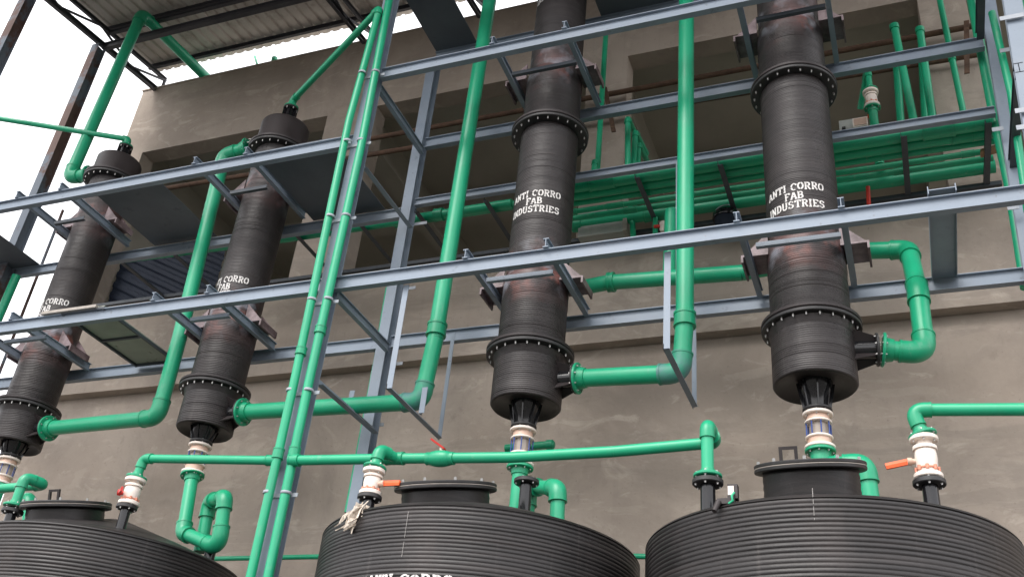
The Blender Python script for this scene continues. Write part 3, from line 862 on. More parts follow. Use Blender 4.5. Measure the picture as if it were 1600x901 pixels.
    # drain neck under the vessel
    mb = MB().lathe([(0.150, low_z+0.045), (0.128, low_z-0.04), (0.098, low_z-0.10), (0.085, sight_z+0.03)], (xc, yc), 24)
    for k in range(8):
        t = k*PI/4+0.2
        u_ = Vector((math.cos(t), math.sin(t), 0)); v_ = Vector((-math.sin(t), math.cos(t), 0))
        vs2 = []
        for q in (-0.006, 0.006):
            for rr_, zz in ((0.05, sight_z+0.05), (0.118, sight_z+0.05), (0.165, low_z+0.04), (0.05, low_z+0.04)):
                vs2.append(Vector((xc, yc, zz))+u_*rr_+v_*q)
        mb.add(vs2, [(0, 1, 2, 3), (7, 6, 5, 4), (0, 4, 5, 1), (1, 5, 6, 2), (2, 6, 7, 3), (3, 7, 4, 0)])
    part('drain_neck', mb, 'gloss_black', root)
    flange(root, (xc, yc, sight_z+0.04), (0, 0, 1), 0.125, 0.026, 8, 'flange_black', rb=0.100, br=0.009, blen=0.028)
    if text_z: lettering(root, ['ANTI CORRO', 'FAB', 'INDUSTRIES'], xc, yc, r2+0.001, text_z, xn or 0.0, text_h)
    if text2: lettering(root, text2[0], xc, yc, r-0.03+0.001, text2[1], xn or 0.0, text_h)
    return root

C4X, C3X, C2X, C1X = -0.655, -3.370, -7.216, -10.046
CY, C2Y, C1Y = 8.25, 8.33, 8.38
TXT = (['ANTI CORRO', 'FAB', 'INDUSTRIES'],)
column(C4X, 0.356, 6.141, 8.997, 11.5, 'rightmost black column, its full white stencil readable, above the right tank', seed=11, text_z=7.410, lugs=(6.86, 9.76), low_z=5.553, noz_dir=(1, 0.12, 0), sight_z=5.300, xn=-0.12, noz_z=5.914, noz_len=0.20)
column(C3X, 0.340, 6.141, 8.977, 12.9, 'black column just right of the image centre, above the middle tank', seed=23, text_z=7.832, text2=(TXT[0], 11.09), low_z=5.573, sight_z=5.336, xn=0.05, noz_z=5.852, noz_len=0.16)
column(C2X, 0.307, 6.123, 9.570, 10.015, 'capped black column second from the left, small green pipe rising off its cap', capped=True, top_z=10.367, mtl='col_left', lugs=(6.86, 8.80), text_z=7.350, seed=37, sight_z=5.457, xn=-0.10, rfl=0.401, noz_z=5.832, noz_len=0.14, text2=(TXT[0], 9.289), low_z=5.624, yc=8.33)
column(C1X, 0.299, 6.130, 9.650, 10.034, 'leftmost capped black column, standing partly against the white sky', capped=True, top_z=10.325, mtl='col_left', lugs=(6.86, 8.80), text_z=7.435, seed=51, sight_z=5.481, xn=-0.08, rfl=0.393, noz_z=5.858, noz_len=0.14, text2=(TXT[0], 9.461), low_z=5.648, yc=8.38)

# ------------------------------------------------------------------ storage tanks
def tank(xc, label, seed, lid, text=None, chalk=None, nozzles=(), rz=4.05, handle=None):
    yc, rt = 8.0, 1.388
    root = thing('storage_tank', label, 'tank', (xc, yc, 0.18), 'black ribbed storage tanks under the columns')
    rnd = random.Random(seed)
    prof = []
    z = 0.2
    while z < rz-0.065:
        p = 0.033+rnd.uniform(-0.002, 0.002)
        d = 0.0058*(1+rnd.uniform(-0.35, 0.35))
        for t, q in ((0, 1.0), (0.10, 0.72), (0.25, 0.22), (0.45, 0.0), (0.62, 0.03), (0.80, 0.30), (0.93, 0.78)):
            prof.append((rt-d*q, z+p*t))
        z += p
    prof += [(rt-0.010, z), (rt-0.002, z+0.012), (rt, rz-0.03), (rt-0.012, rz-0.008), (rt-0.04, rz)]
    ph = rnd.uniform(0, 6)
    wob = lambda k, t, zz: (0.0015*math.sin(3*t+zz*4), 0.010*math.sin(t+ph+zz*1.3)*max(0, min(1, (rz-0.12-zz)*4)))
    part('body', MB().lathe(prof, (xc, yc), 160, wob=wob), 'tank', root)
    part('conical_top', MB().lathe([(rt-0.045, rz+0.001), (rt-0.07, rz+0.018), (0.9, rz+0.175), (0.15, rz+0.435), (0.01, rz+0.47)], (xc, yc), 96, cap=False), 'tank', root)
    # manhole, square to the sloping top so it leans towards the front
    lx, ly, lz, lr = lid
    ax = Vector((0, -math.sin(R(16)), math.cos(R(16))))
    ctr = Vector((lx, ly, lz))
    rot = Matrix.Translation(ctr) @ Matrix.Rotation(R(16), 4, 'X')
    def tilt(mb):
        mb.v = [tuple(rot @ Vector(v)) for v in mb.v]
        return mb
    part('manhole_neck', tilt(MB().lathe([(lr*0.86, -0.42)]+[(lr*0.86-0.004*(k % 2), -0.40+k*0.37/14) for k in range(15)]+[(lr*0.86, -0.03)], (0, 0), 56)), 'tank', root)
    flange(root, ctr-ax*0.014, ax, lr, 0.026, 0, 'flange_black', seg=56, name='manhole_flange')
    part('gasket', tilt(MB().lathe([(lr-0.002, 0), (lr-0.002, 0.006)], (0, 0), 56)), 'gasket', root)
    flange(root, ctr+ax*0.020, ax, lr, 0.026, 10, 'flange_black', seg=56, name='manhole_lid', rb=lr*0.93, br=0.012, blen=0.066)
    if handle:
        h = MB()
        for s_ in (-1, 1): h.box((handle+s_*0.055-0.012, -0.16, 0.034), (handle+s_*0.055+0.012, -0.14, 0.134))
        h.box((handle-0.067, -0.1601, 0.1341), (handle+0.067, -0.1399, 0.156))
        part('lid_handle', tilt(h), 'smooth_black', root)
    for (nx_, ny_, nz_, nr) in nozzles:
        part('nozzle', MB().tube((nx_, ny_, rz+0.02), (nx_, ny_, nz_), nr, seg=22), 'gloss_black', root)
        flange(root, (nx_, ny_, nz_-0.012), (0, 0, 1), nr*2.05, 0.038, 6, 'flange_black', rb=nr*1.65, br=0.010, blen=0.040)
    if text: lettering(root, ['ANTI CORRO'], xc, yc, rt+0.001, text[1], text[0], 0.090, xs=1.1)
    for th, za, zb in (chalk or ()):
        mb = MB()
        for k in range(14):
            z_ = za+(zb-za)*k/14
            if rnd.random() < 0.25: continue
            w_ = 0.0022/rt
            q = []
            for zz, t in ((z_, th-w_), (z_, th+w_), (z_+(zb-za)/15, th+w_+0.0004), (z_+(zb-za)/15, th-w_+0.0004)):
                q.append((xc+(rt+0.002)*math.sin(t), yc-(rt+0.002)*math.cos(t), zz))
            mb.add(q, [(0, 1, 2, 3)])
        part('chalk_mark', mb, 'scratch', root)
    return root
T3X, T4X, T2X = -3.56, -0.65, -7.71
V3 = (-4.192, 7.020, 4.436); V2 = (-6.942, 7.250, 4.503); V4 = (0.145, 7.320, 4.478); V5 = (-1.356, 6.950, 4.191); V6 = (-8.136, 7.030, 4.279)
tank(T4X, 'black ribbed tank at the right with a raised manhole under the rightmost column', 3, (-0.664, 7.30, 4.43, 0.405), handle=-0.13, rz=3.985, chalk=((0.04, 3.80, 4.02),), nozzles=((V4[0], V4[1], 4.299, 0.055), (V5[0], V5[1], 4.235, 0.055)))
tank(T3X, 'black ribbed tank in the middle with tops of white stencil letters at the frame edge', 5, (-3.66, 7.34, 4.43, 0.435), text=(0.01, 3.44), chalk=((-0.02, 3.62, 4.03),), nozzles=((V3[0], V3[1], 4.267, 0.050), (-3.152, 7.9, 4.692, 0.055)))
tank(T2X, 'black ribbed tank at the lower left with its conical top showing', 9, (-7.76, 7.30, 4.42, 0.42), handle=-0.02, nozzles=((V2[0]-0.01, 7.25, 4.374, 0.048), (V6[0], V6[1], 4.299, 0.05), (-6.622, 8.2, 4.341, 0.055)))

# ------------------------------------------------------------------ valves and sight glasses
def valve(loc, zb, zt, label, hdir, handle='orange', rad=0.098, sdir=None):
    """flanged ball valve between heights zb and zt"""
    root = thing('ball_valve', label, 'valve', (loc[0], loc[1], zb), 'cream flanged ball valves on the tank nozzles')
    x_, y_ = loc[0], loc[1]
    H_ = zt-zb
    f = 0.036
    flange(root, (x_, y_, zb+f/2), (0, 0, 1), rad, f, 6, 'cream', rb=rad*0.80, br=0.009, blen=0.037)
    flange(root, (x_, y_, zt-f/2), (0, 0, 1), rad, f, 6, 'cream', rb=rad*0.80, br=0.009, blen=0.037)
    rb = rad*0.74
    mb = MB().lathe([(rb*0.85, zb+f), (rb*0.92, zb+H_*0.22), (rb*1.0, zb+H_*0.30), (rb*1.05, zb+H_*0.48), (rb*0.98, zb+H_*0.66), (rb*0.80, zb+H_*0.70), (rb*0.75, zt-f)], (x_, y_), 28)
    part('body', mb, 'cream', root)
    mb = MB().lathe([(rb*1.13, zb+H_*0.68), (rb*1.15, zb+H_*0.70), (rb*1.13, zb+H_*0.76), (rb*0.85, zb+H_*0.78)], (x_, y_), 28)
    part('union_nut', mb, 'cream', root)
    mb = MB().lathe([(rb*0.97, zb+H_*0.20), (rb*1.03, zb+H_*0.205), (rb*1.03, zb+H_*0.24), (rb*0.97, zb+H_*0.245)], (x_, y_), 28)
    for k in range(8):
        t = k*PI/4
        mb.tube((x_+rb*1.02*math.cos(t), y_+rb*1.02*math.sin(t), zb+H_*0.17), (x_+rb*1.02*math.cos(t), y_+rb*1.02*math.sin(t), zb+H_*0.27), 0.012, seg=8)
    part('locking_ring', mb, 'salmon', root)
    sd_ = sdir or hdir
    d = Vector((sd_[0], sd_[1], 0)).normalized()
    c = Vector((x_, y_, zb+H_*0.42))
    mb = MB().tube(c, c+d*(rb+0.05), 0.020, seg=12)
    mb.tube(c+d*(rb+0.025), c+d*(rb+0.055), 0.030, seg=8)
    part('stem', mb, 'cream_tan' if handle == 'orange' else handle, root)
    hv = Vector(hdir).normalized()
    a = c+d*(rb+0.04)
    b = a+hv*0.17
    s_ = hv.cross(Vector((0, 0, 1))).normalized(); u_ = s_.cross(hv)
    mb = MB().extrude([(-0.009, -0.022), (0.009, -0.022), (0.013, 0), (0.009, 0.022), (-0.009, 0.022), (-0.013, 0)], a, b, s_, u_)
    part('handle', mb, handle, root)
    return root
zt4, zb4 = 4.638, 4.319
valve(V4, zb4, zt4, 'cream ball valve with a long orange lever at the far right above the right tank', (-1, -0.1, -0.22), rad=0.100)
zt3, zb3 = 4.505, 4.272
valve(V3, zb3, zt3, 'cream ball valve with an orange lever and rag beneath it, above the middle tank', (1, -0.1, -0.05), rad=0.095)
zt2, zb2 = 4.646, 4.381
valve(V2, zb2, zt2, 'cream ball valve with its red handle end-on above the lower left tank', (0.75, -0.66, -0.05), 'red', rad=0.100, sdir=(-0.8, -0.5))

def sight(xc, z0, z1, label, yc=8.25, rad=0.128):
    root = thing('sight_glass', label, 'sight glass', (xc, yc, z0), 'flanged sight glasses under the columns')
    H_ = z1-z0
    for z_, th, rr_, nb in ((z1-0.014, 0.028, rad, 6), (z1-H_*0.27, 0.020, rad*0.90, 0), (z0+H_*0.30, 0.020, rad*0.90, 0), (z0+0.014, 0.028, rad, 6)):
        flange(root, (xc, yc, z_), (0, 0, 1), rr_, th, nb, 'cream', rb=rr_*0.80, br=0.009, blen=0.03, seg=32)
    part('collar', MB().lathe([(rad*0.78, z1-H_*0.25), (rad*0.74, z1-0.03)], (xc, yc), 24), 'cream_tan', root)
    part('collar', MB().lathe([(rad*0.74, z0+0.03), (rad*0.78, z0+H_*0.28)], (xc, yc), 24), 'cream_tan', root)
    part('glass_tube', MB().lathe([(rad*0.60, z0+H_*0.32), (rad*0.60, z1-H_*0.29)], (xc, yc), 24), 'glass', root)
    for k in range(8):
        t = k*PI/4+0.3
        part('rod', MB().tube((xc+rad*0.80*math.cos(t), yc+rad*0.80*math.sin(t), z0+H_*0.30), (xc+rad*0.80*math.cos(t), yc+rad*0.80*math.sin(t), z1-H_*0.27), 0.006, seg=8), 'blue', root)
    return root
S4b, S3b, S2b, S1b = 4.981, 4.980, 5.132, 5.167
sight(C4X, S4b, 5.312, 'cream sight glass with blue rods directly above the right tank manhole')
sight(C3X, S3b, 5.348, 'cream sight glass with blue rods crossed by the long green pipe, under the centre column')
sight(C2X, S2b, 5.469, 'cream sight glass under the second column from the left', yc=C2Y)
sight(C1X, S1b, 5.493, 'cream sight glass with dark blue rods at the left edge of the view', yc=C1Y)

# ------------------------------------------------------------------ green pipes
FL = (0.155, 0.026, 8, 0.010)
r8 = 0.087
n4 = Vector((C4X, CY, 5.914))+Vector((1, 0.12, 0)).normalized()*(0.356+0.20)
pipe_run('wide green pipe stepping up and left from the rightmost column to run behind it', [n4+Vector((1, 0.12, 0)).normalized()*0.026, (0.272, 8.374, 5.868), (0.287, 8.545, 6.602), (0.275, 9.026, 7.381), (-0.177, 9.108, 7.488), (-1.389, 9.159, 7.425), (-2.865, 9.159, 7.504), (-3.217, 9.159, 7.475)], r8, ends=(FL, None), skip_elbow=(4, 5, 6), couplings=((5, 0.985, 0.06, 1.25),))
pipe_run('dark vertical green pipe dropping from the pipe rack behind the tall right gas pipe', [(-2.170, 9.180, 8.384), (-2.185, 9.180, 7.533)], 0.075)
pipe_run('tall green pipe rising from the centre column flange past the upper beam', [(C3X+0.340+0.16+0.004, CY, 5.852), (-1.835, 8.198, 5.784), (-1.799, 8.198, 6.346), (-1.769, 8.168, 11.422)], r8, ends=(FL, None), skip_elbow=(2,), couplings=((2, 0.0, 0.13, 1.18),), elbow_m='green_dusty')
pipe_run('tall green pipe from the second column bottom rising right of the central post', [(C2X+0.307+0.14+0.004, C2Y, 5.832), (-4.501, 8.219, 5.725), (-4.445, 8.219, 6.437), (-4.368, 8.219, 11.976)], r8, ends=((0.155, 0.026, 8, 0.010), None), skip_elbow=(2,), couplings=((2, 0.02, 0.13, 1.18),), elbow_m='green_dusty')
pipe_run('green pipe from the leftmost column bottom up to the second column cap', [(C1X+0.299+0.14+0.004, C1Y, 5.858), (-7.827, 8.219, 5.797), (-7.849, 8.219, 6.807), (-8.018, 8.219, 9.628), (-7.646, 8.219, 9.683)], r8, ends=((0.155, 0.026, 8, 0.010), (0.135, 0.026, 8, 0.010)), skip_elbow=(2,))
pipe_run('green pipe from the leftmost column cap up under the roof and over the parapet', [(-10.352, 8.219, 9.752), (-10.732, 8.219, 9.766), (-10.805, 8.400, 13.299), (-10.778, 10.080, 13.432), (-10.764, 10.920, 13.498)], r8, ends=((0.135, 0.026, 8, 0.010), None), skip_elbow=(3,))
for xc_, p in ((C2X, (-7.642, 8.250, 9.739)), (C1X, (-10.376, 8.250, 9.745))):
    pass
# spools on the caps of the two left columns, parented to their columns
for root_ in [o for o in bpy.data.objects if o.name.startswith('packed_column')]:
    if abs(root_.location.x-C2X) < 0.01 or abs(root_.location.x-C1X) < 0.01:
        is2 = abs(root_.location.x-C2X) < 0.01
        e = Vector((-7.614, 8.219, 9.676)) if is2 else Vector((-10.314, 8.219, 9.744))
        c_ = Vector((root_.location.x-0.2, root_.location.y, e.z))
        part('side_nozzle', MB().tube(c_, e, 0.080, seg=22), 'gloss_black', root_)
        flange(root_, e+(c_-e).normalized()*0.012, (c_-e), 0.13, 0.024, 8, 'flange_black', rb=0.11, br=0.010, blen=0.07)
# slender pipes
cap2 = (C2X, C2Y, 10.367+0.002); cap1 = (C1X, C1Y, 10.325+0.002)
pipe_run('slender green pipe from the second cap slanting up, then down beside the central post', [cap2, (C2X, C2Y, cap2[2]+0.15), (-5.356, 7.260, 10.621), (-5.416, 7.240, 8.815), (-5.362, 7.240, 5.517), (-5.362, 7.240, 3.542)], 0.043, ends=((0.10, 0.022, 6, 0.008), None), skip_elbow=(3, 4), couplings=((4, -0.18, 0.07, 1.25), (4, 0.36, 0.09, 1.22)), seg=18)
pipe_run('slender green pipe running down the face of the central post', [(-5.258, 7.270, 11.098), (-5.201, 7.270, 8.468), (-5.217, 7.270, 5.519), (-5.202, 7.270, 3.549)], 0.045, skip_elbow=(1, 2), couplings=((1, 0.80, 0.07, 1.25), (2, 0.355, 0.09, 1.22)), seg=18)
pipe_run('thin green pipe reaching in from the left edge to the leftmost column cap', [cap1, (C1X, C1Y, cap1[2]+0.14), (-12.750, 7.600, 10.932)], 0.040, ends=((0.10, 0.022, 6, 0.008), None), seg=16)
# clamps of the two slender pipes
clp = thing('pipe_clamp_set', 'pale steel strap clamps holding the two slender green pipes to the central post', 'pipe clamps', (-5.31, 7.27, 3))
for (ax_, ay_, bx_, by_) in ((566, 115, 587, 113), (543, 222, 565, 220), (516, 339, 541, 337), (487, 469, 513, 467), (455, 610, 482, 610), (419, 770, 447, 769)):
    pass
for a, b in (((-5.380, 7.240, 9.540), (-5.220, 7.270, 9.547)), ((-5.371, 7.240, 8.507), (-5.210, 7.270, 8.516)), ((-5.376, 7.240, 7.485), (-5.200, 7.270, 7.492)), ((-5.373, 7.240, 6.455), (-5.200, 7.270, 6.466)), ((-5.375, 7.240, 5.451), (-5.201, 7.270, 5.450)), ((-5.374, 7.240, 4.429), (-5.206, 7.270, 4.439))):
    mb = MB()
    z_ = (a[2]+b[2])/2
    for p_, rr_ in ((a, 0.0485), (b, 0.0505)):
        mb.lathe([(rr_-0.004, z_-0.014), (rr_, z_-0.013), (rr_, z_+0.013), (rr_-0.004, z_+0.014)], (p_[0], p_[1]), 18, cap=False)
    mb.box((a[0]-0.07, 7.318, z_-0.018), (b[0]+0.09, 7.328, z_+0.018))
    part('clamp', mb, 'clip', clp)
# header pipes over the tanks
mainY = 7.25
pipe_run('small green pipe from the left slender pipe to the valve on the lower left tank', [(-5.378, 7.250, 4.747), (-6.919, 7.250, 4.855), (V2[0], V2[1], zt2+0.004)], 0.042, ends=(None, (0.100, 0.024, 6, 0.009)), tees=(), couplings=((0, 0.03, 0.09, 1.2),), seg=18)
J = (-4.125, 7.250, 4.693)
pipe_run('long green header pipe crossing behind the valves to the right tank', [(-5.204, 7.250, 4.737), J, (-3.041, 7.250, 4.641), (-2.160, 7.250, 4.639), (-1.351, 7.250, 4.664), (V5[0], V5[1], 4.687), (V5[0], V5[1], 4.255+0.006)], 0.046, ends=(None, (0.105, 0.026, 6, 0.010)), skip_elbow=(1, 2, 3), couplings=((0, 0.03, 0.09, 1.2), (0, 0.985, 0.16, 1.22)), seg=20)
pipe_run('short green branch looping from the header down onto the valve with the rag', [J, (V3[0]+0.01, 7.04, J[2]), (V3[0], V3[1], zt3+0.004)], 0.046, ends=(None, (0.100, 0.024, 6, 0.009)), seg=20)
pv = thing('inline_valve', 'green inline valve with a small red handle on the long header pipe', 'valve', (-3.703, 7.250, 4.668))
c_ = Vector((-3.703, 7.250, 4.668)); dx = (Vector((-3.041, 7.250, 4.641))-Vector(J)).normalized()
part('body', MB().sweep([c_+dx*t for t in (-0.13, -0.09, -0.085, -0.04, 0, 0.04, 0.085, 0.09, 0.13)], [0.056, 0.056, 0.062, 0.070, 0.073, 0.070, 0.062, 0.056, 0.056], seg=22), 'green_fitting', pv)
part('stem', MB().tube(c_+Vector((0, 0, 0.05)), c_+Vector((0, 0, 0.10)), 0.018, seg=12), 'cream', pv)
part('handle', MB().extrude([(-0.022, -0.008), (0.022, -0.008), (0.022, 0.008), (-0.022, 0.008)], c_+Vector((0.03, 0, 0.085)), c_+Vector((-0.075, -0.06, 0.155)), Vector((0, 1, 0)), Vector((0.55, 0, 0.83))), 'red', pv)
pipe_run('green pipe looping from the left edge down onto the nozzle of the lower left tank', [(-9.470, 7.250, 4.615), (-8.067, 7.250, 4.640), (V6[0], V6[1], 4.639), (V6[0], V6[1], 4.325+0.006)], 0.046, ends=(None, (0.108, 0.026, 6, 0.010)), seg=20)
pipe_run('green pipe from the right edge turning down onto the orange-lever valve', [(1.231, 7.320, 4.777), (0.088, 7.320, 4.861), (V4[0], V4[1], zt4+0.004)], 0.047, ends=(None, (0.102, 0.026, 6, 0.010)), seg=20)
pipe_run('thin green pipe low along the wall between the tanks', [(-9.5, 9.6, 4.613), (-4.4, 9.6, 4.593), (0, 9.6, 4.433)], 0.028, skip_elbow=(1,), m='green_fitting', seg=14)
# drains under the columns
DF = (0.128, 0.028, 8, 0.009)
def drain_label(t): return t
pipe_run('green drain pipe from the rightmost sight glass bending right into the tank', [(C4X, CY, S4b-0.004), (C4X, CY, S4b-0.16), (-0.306, 8.250, 4.844), (-0.290, 8.250, 4.470)], 0.072, ends=(DF, None), seg=20)
pipe_run('straight green drain pipe from the centre sight glass into the middle tank', [(C3X, CY, S3b-0.004), (C3X, CY, 4.1)], 0.068, ends=(DF, None), seg=20)
pipe_run('green inverted-U pipe on the middle tank, right of the centre drain', [(-3.350, 8.508, 4.436), (-3.369, 8.508, 4.875), (-2.941, 8.147, 4.706), (-2.925, 8.147, 4.303)], 0.066, seg=20, elbow_k=1.25)
pipe_run('green drain pipe of the second column with a U-shaped bend on the tank top', [(C2X, C2Y, S2b-0.004), (-7.068, 8.250, 4.449), (-6.446, 8.095, 4.223), (-6.523, 8.095, 4.757), (-7.001, 8.456, 4.867), (-6.965, 8.456, 4.309)], 0.068, ends=(DF, None), seg=20, elbow_k=1.22)
pipe_run('green drain pipe under the leftmost sight glass', [(C1X, C1Y, S1b-0.004), (C1X, C1Y, 4.1)], 0.068, ends=(DF, None), seg=20)
pipe_run('short green vent bend behind the lower left manhole', [(-9.550, 8.559, 4.640), (-9.712, 8.559, 5.049), (-10.094, 8.699, 5.020)], 0.07, seg=18)
pipe_run('short green capped stub behind the centre sight glass', [(-4.167, 9.722, 5.825), (-3.619, 9.722, 5.836)], 0.045, cap=(False, True), seg=16, m='green_fitting')

# pipe rack behind the columns
rz0 = 8.700
rack_grp = 'parallel green pipes on the rack behind the columns'
def rackpipe(label, y, r_, x0, x1, cps=(), z=None):
    z = z if z is not None else rz0+r_+0.006
    L = x1-x0
    pipe_run(label, [(x0, y, z), (x1, y, z)], r_, group=rack_grp, couplings=[(0, (c-x0)/L, ln, 1.16) for c, ln in cps], cap=(True, False), seg=18)
rackpipe('thickest rack pipe nearest the steel beam, level with its underside', 8.965, 0.078, -3.53, 1.25, ((-2.95, 0.30), (0.72, 0.30)))
rackpipe('thick rack pipe tucked second behind the beam', 9.113, 0.058, -5.73, 1.28, ((-3.6, 0.2), (0.95, 0.2)))
rackpipe('first of the three slim rack pipes, counted from the beam', 9.231, 0.034, -3.43, 1.28, ((-2.5, 0.14),))
rackpipe('middle one of the three slim rack pipes', 9.385, 0.034, -3.43, 1.28, ((-2.9, 0.2), (1.0, 0.12)))
rackpipe('third slim rack pipe, lying against the rear thick pipe', 9.518, 0.036, -3.58, 1.25, ((-2.75, 0.16), (0.3, 0.1)))
rackpipe('thick rack pipe farthest from the beam, by the wall', 9.722, 0.076, -3.53, 1.28, ((-2.5, 0.25),))
pipe_run('green pipe continuing left from the rack beneath the floor plates toward the leftmost column', [(-4.118, 9.057, 8.748), (-5.119, 9.057, 8.745), (-7.624, 9.057, 8.747), (-10.072, 9.057, 8.820), (-10.958, 9.057, 8.839)], 0.060, skip_elbow=(1, 2, 3), couplings=((0, 0.98, 0.10, 1.35),), seg=18)
pipe_run('short green pipe leaving the frame beside the far left post', [(-11.436, 8.559, 8.407), (-11.474, 8.559, 7.091)], 0.06, seg=16)

# uprights in the window bays
wg = 'green uprights rising from the pipe rack in front of the window bays'
pipe_run('slim green upright right of the centre column reaching the top of the frame', [(-3.202, 9.518, 9.378), (-3.192, 9.518, 12.119)], 0.036, seg=16)
pipe_run('short capped green upright beside the slim tall one', [(-3.153, 9.211, 9.055), (-3.133, 9.211, 9.319)], 0.036, cap=(False, True), seg=16, group=wg)
for lab, a, b, c in (('tallest of three green hooks bending back into the window bay', (-2.680, 9.108, 8.936), (-2.708, 9.108, 9.829), (-2.765, 9.900, 10.084)),
                  ('middle of three green hooks bending back into the window bay', (-2.678, 9.313, 9.140), (-2.663, 9.313, 9.773), (-2.675, 9.900, 9.904)),
                  ('lowest of three green hooks bending back into the window bay', (-2.651, 9.415, 9.213), (-2.645, 9.415, 9.657), (-2.673, 10.000, 9.813))):
    pipe_run(lab, [a, b, c], 0.036, seg=16, group='three green hooks entering the window bay')
pipe_run('left capped green upright in the right window bay', [(0.521, 9.313, 9.148), (0.464, 9.313, 10.736)], 0.045, cap=(False, True), seg=18, group=wg)
pipe_run('right capped green upright in the right window bay', [(0.709, 9.313, 9.180), (0.733, 9.313, 10.607)], 0.043, cap=(False, True), seg=18, group=wg)
pipe_run('dark green upright standing behind the left capped one', [(0.400, 9.825, 9.601), (0.458, 9.825, 10.714)], 0.045, seg=16, group=wg)
pipe_run('dark green upright standing behind the right capped one', [(0.667, 9.825, 9.620), (0.754, 9.825, 10.743)], 0.045, seg=16, group=wg)
pipe_run('slim green upright in front of the right concrete pier', [(1.070, 9.722, 9.511), (1.040, 9.722, 11.781)], 0.036, seg=16, group=wg, couplings=((0, 0.42, 0.1, 1.2),))
pipe_run('long green upright left of the right steel post running full height', [(1.223, 8.924, 6.742), (1.266, 8.924, 7.898), (1.259, 8.924, 8.878), (1.279, 8.924, 10.834)], 0.050, skip_elbow=(1, 2), seg=18)
pipe_run('slim green upright between the two right posts', [(1.272, 8.250, 7.132), (1.347, 8.250, 8.505), (1.339, 8.250, 9.609)], 0.036, skip_elbow=(1,), seg=16)
pipe_run('slim green upright at the top right corner', [(1.621, 8.147, 9.784), (1.598, 8.147, 8.989)], 0.036, seg=16)
pipe_run('thin green line hidden along the left edge of the rear post', [(-5.535, 8.863, 4.828), (-5.514, 8.863, 6.651), (-5.530, 8.863, 7.603)], 0.03, skip_elbow=(1,), seg=12)
pipe_run('short green vertical pipe hanging under the rack left of the tall right pipe', [(-2.465, 9.620, 8.408), (-2.469, 9.620, 8.652)], 0.032, seg=14)
pipe_run('short green bend under the rack right of the centre column', [(-2.822, 9.722, 8.959), (-2.783, 9.722, 8.728), (-2.758, 9.722, 8.392)], 0.036, seg=14)
pipe_run('thin green stalk poking over the parapet', [(-9.795, 10.200, 13.538), (-9.940, 10.200, 13.838)], 0.02, seg=10)
pipe_run('thicker green stalk poking over the parapet', [(-9.454, 10.200, 13.496), (-9.480, 10.200, 13.655)], 0.045, seg=14, cap=(False, True))
# valve in the right window bay
vx, vy = 0.111, 9.415
vb, vt = 9.629, 9.874
valve((vx, vy), vb, vt, 'small cream valve in line on a green pipe in the right window bay', (-0.2, 1, 0), 'orange', rad=0.088)
pipe_run('green pipe below the small cream valve in the window bay', [(vx, vy, vb-0.004), (vx, vy, 8.79)], 0.05, ends=((0.092, 0.024, 6, 0.009), None), couplings=((0, 0.45, 0.12, 1.35),), seg=18)
pipe_run('green pipe above the small cream valve bending back to the left', [(vx, vy, vt+0.004), (vx, vy, 10.225), (-0.022, 9.800, 9.974)], 0.036, ends=((0.088, 0.022, 6, 0.009), None), seg=16)

# ------------------------------------------------------------------ small objects
jb = thing('junction_box', 'grey plate with a cream junction box in the right window bay', 'electrical box', (-0.151, 9.773, 9.630))
p = (-0.141, 9.773, 9.756)
mb = MB(); mb.box((p[0]-0.14, 9.82, p[2]-0.22), (p[0]+0.14, 9.84, p[2]+0.10)); part('back_plate', mb, 'box_grey', jb)
q = (-0.039, 9.722, 9.711)
mb = MB(); mb.box((q[0]-0.085, 9.72, q[2]-0.07), (q[0]+0.085, 9.81, q[2]+0.06)); part('box', mb, 'cream', jb)
mb = MB(); mb.box((q[0]-0.07, 9.713, q[2]-0.055), (q[0]+0.07, 9.7195, q[2]+0.045)); part('lid', mb, 'cream_tan', jb)
for dz in (-0.02, -0.17):
    mb = MB(); mb.box((p[0]-0.11, 9.795, p[2]+dz-0.03), (p[0]-0.07, 9.819, p[2]+dz)); part('screw_clip', mb, 'flange_black', jb)

b = (-1.638, 9.671, 8.502)
bk = thing('bucket', 'dark blue and black bucket hanging by the pipe rack left of the rightmost column', 'bucket', b)
part('body', MB().lathe([(0.105, b[2]-0.13), (0.115, b[2]-0.12), (0.135, b[2]+0.06), (0.142, b[2]+0.065), (0.142, b[2]+0.085)], (b[0], b[1]), 32), 'navy_sheet', bk)
part('rim', MB().lathe([(0.150, b[2]+0.02), (0.154, b[2]+0.03), (0.150, b[2]+0.09), (0.135, b[2]+0.09)], (b[0], b[1]), 32), 'gloss_black', bk)
pts = [(b[0]+0.15*math.cos(t), b[1], b[2]+0.07+0.16*math.sin(t)) for t in [PI*k/12 for k in range(13)]]
part('handle', MB().sweep(pts, 0.006, seg=8), 'clip', bk)

for lab, a, c, rr_, m_ in (('short red pipe hanging under the rack right of the rightmost column', (-0.039, 9.620, 8.666), (-0.056, 9.620, 8.332), 0.024, 'red'),):
    o = MB().tube(a, c, rr_, seg=14); tag(obj('red_pipe', o, m_), lab, 'pipe')
g = thing('grey_hopper', 'grey rectangular box unit half hidden behind the lower front beam', 'box', (-3.165, 9.671, 8.854))
p = (-3.184, 9.671, 8.907); q = (-2.888, 9.671, 8.643)
mb = MB(); mb.box((p[0]-0.28, 9.68, q[2]-0.08), (q[0], 9.95, p[2]+0.10)); part('casing', mb, 'box_grey', g)
mb = MB(); mb.box((q[0]+0.001, 9.66, q[2]-0.08), (q[0]+0.05, 9.97, p[2]+0.13)); part('edge_flange', mb, 'gasket', g)
tv = (-2.373, 9.620, 8.523)
t_ = thing('small_tap', 'tiny cream and red tap under the pipe rack beside the tall right pipe', 'tap', tv)
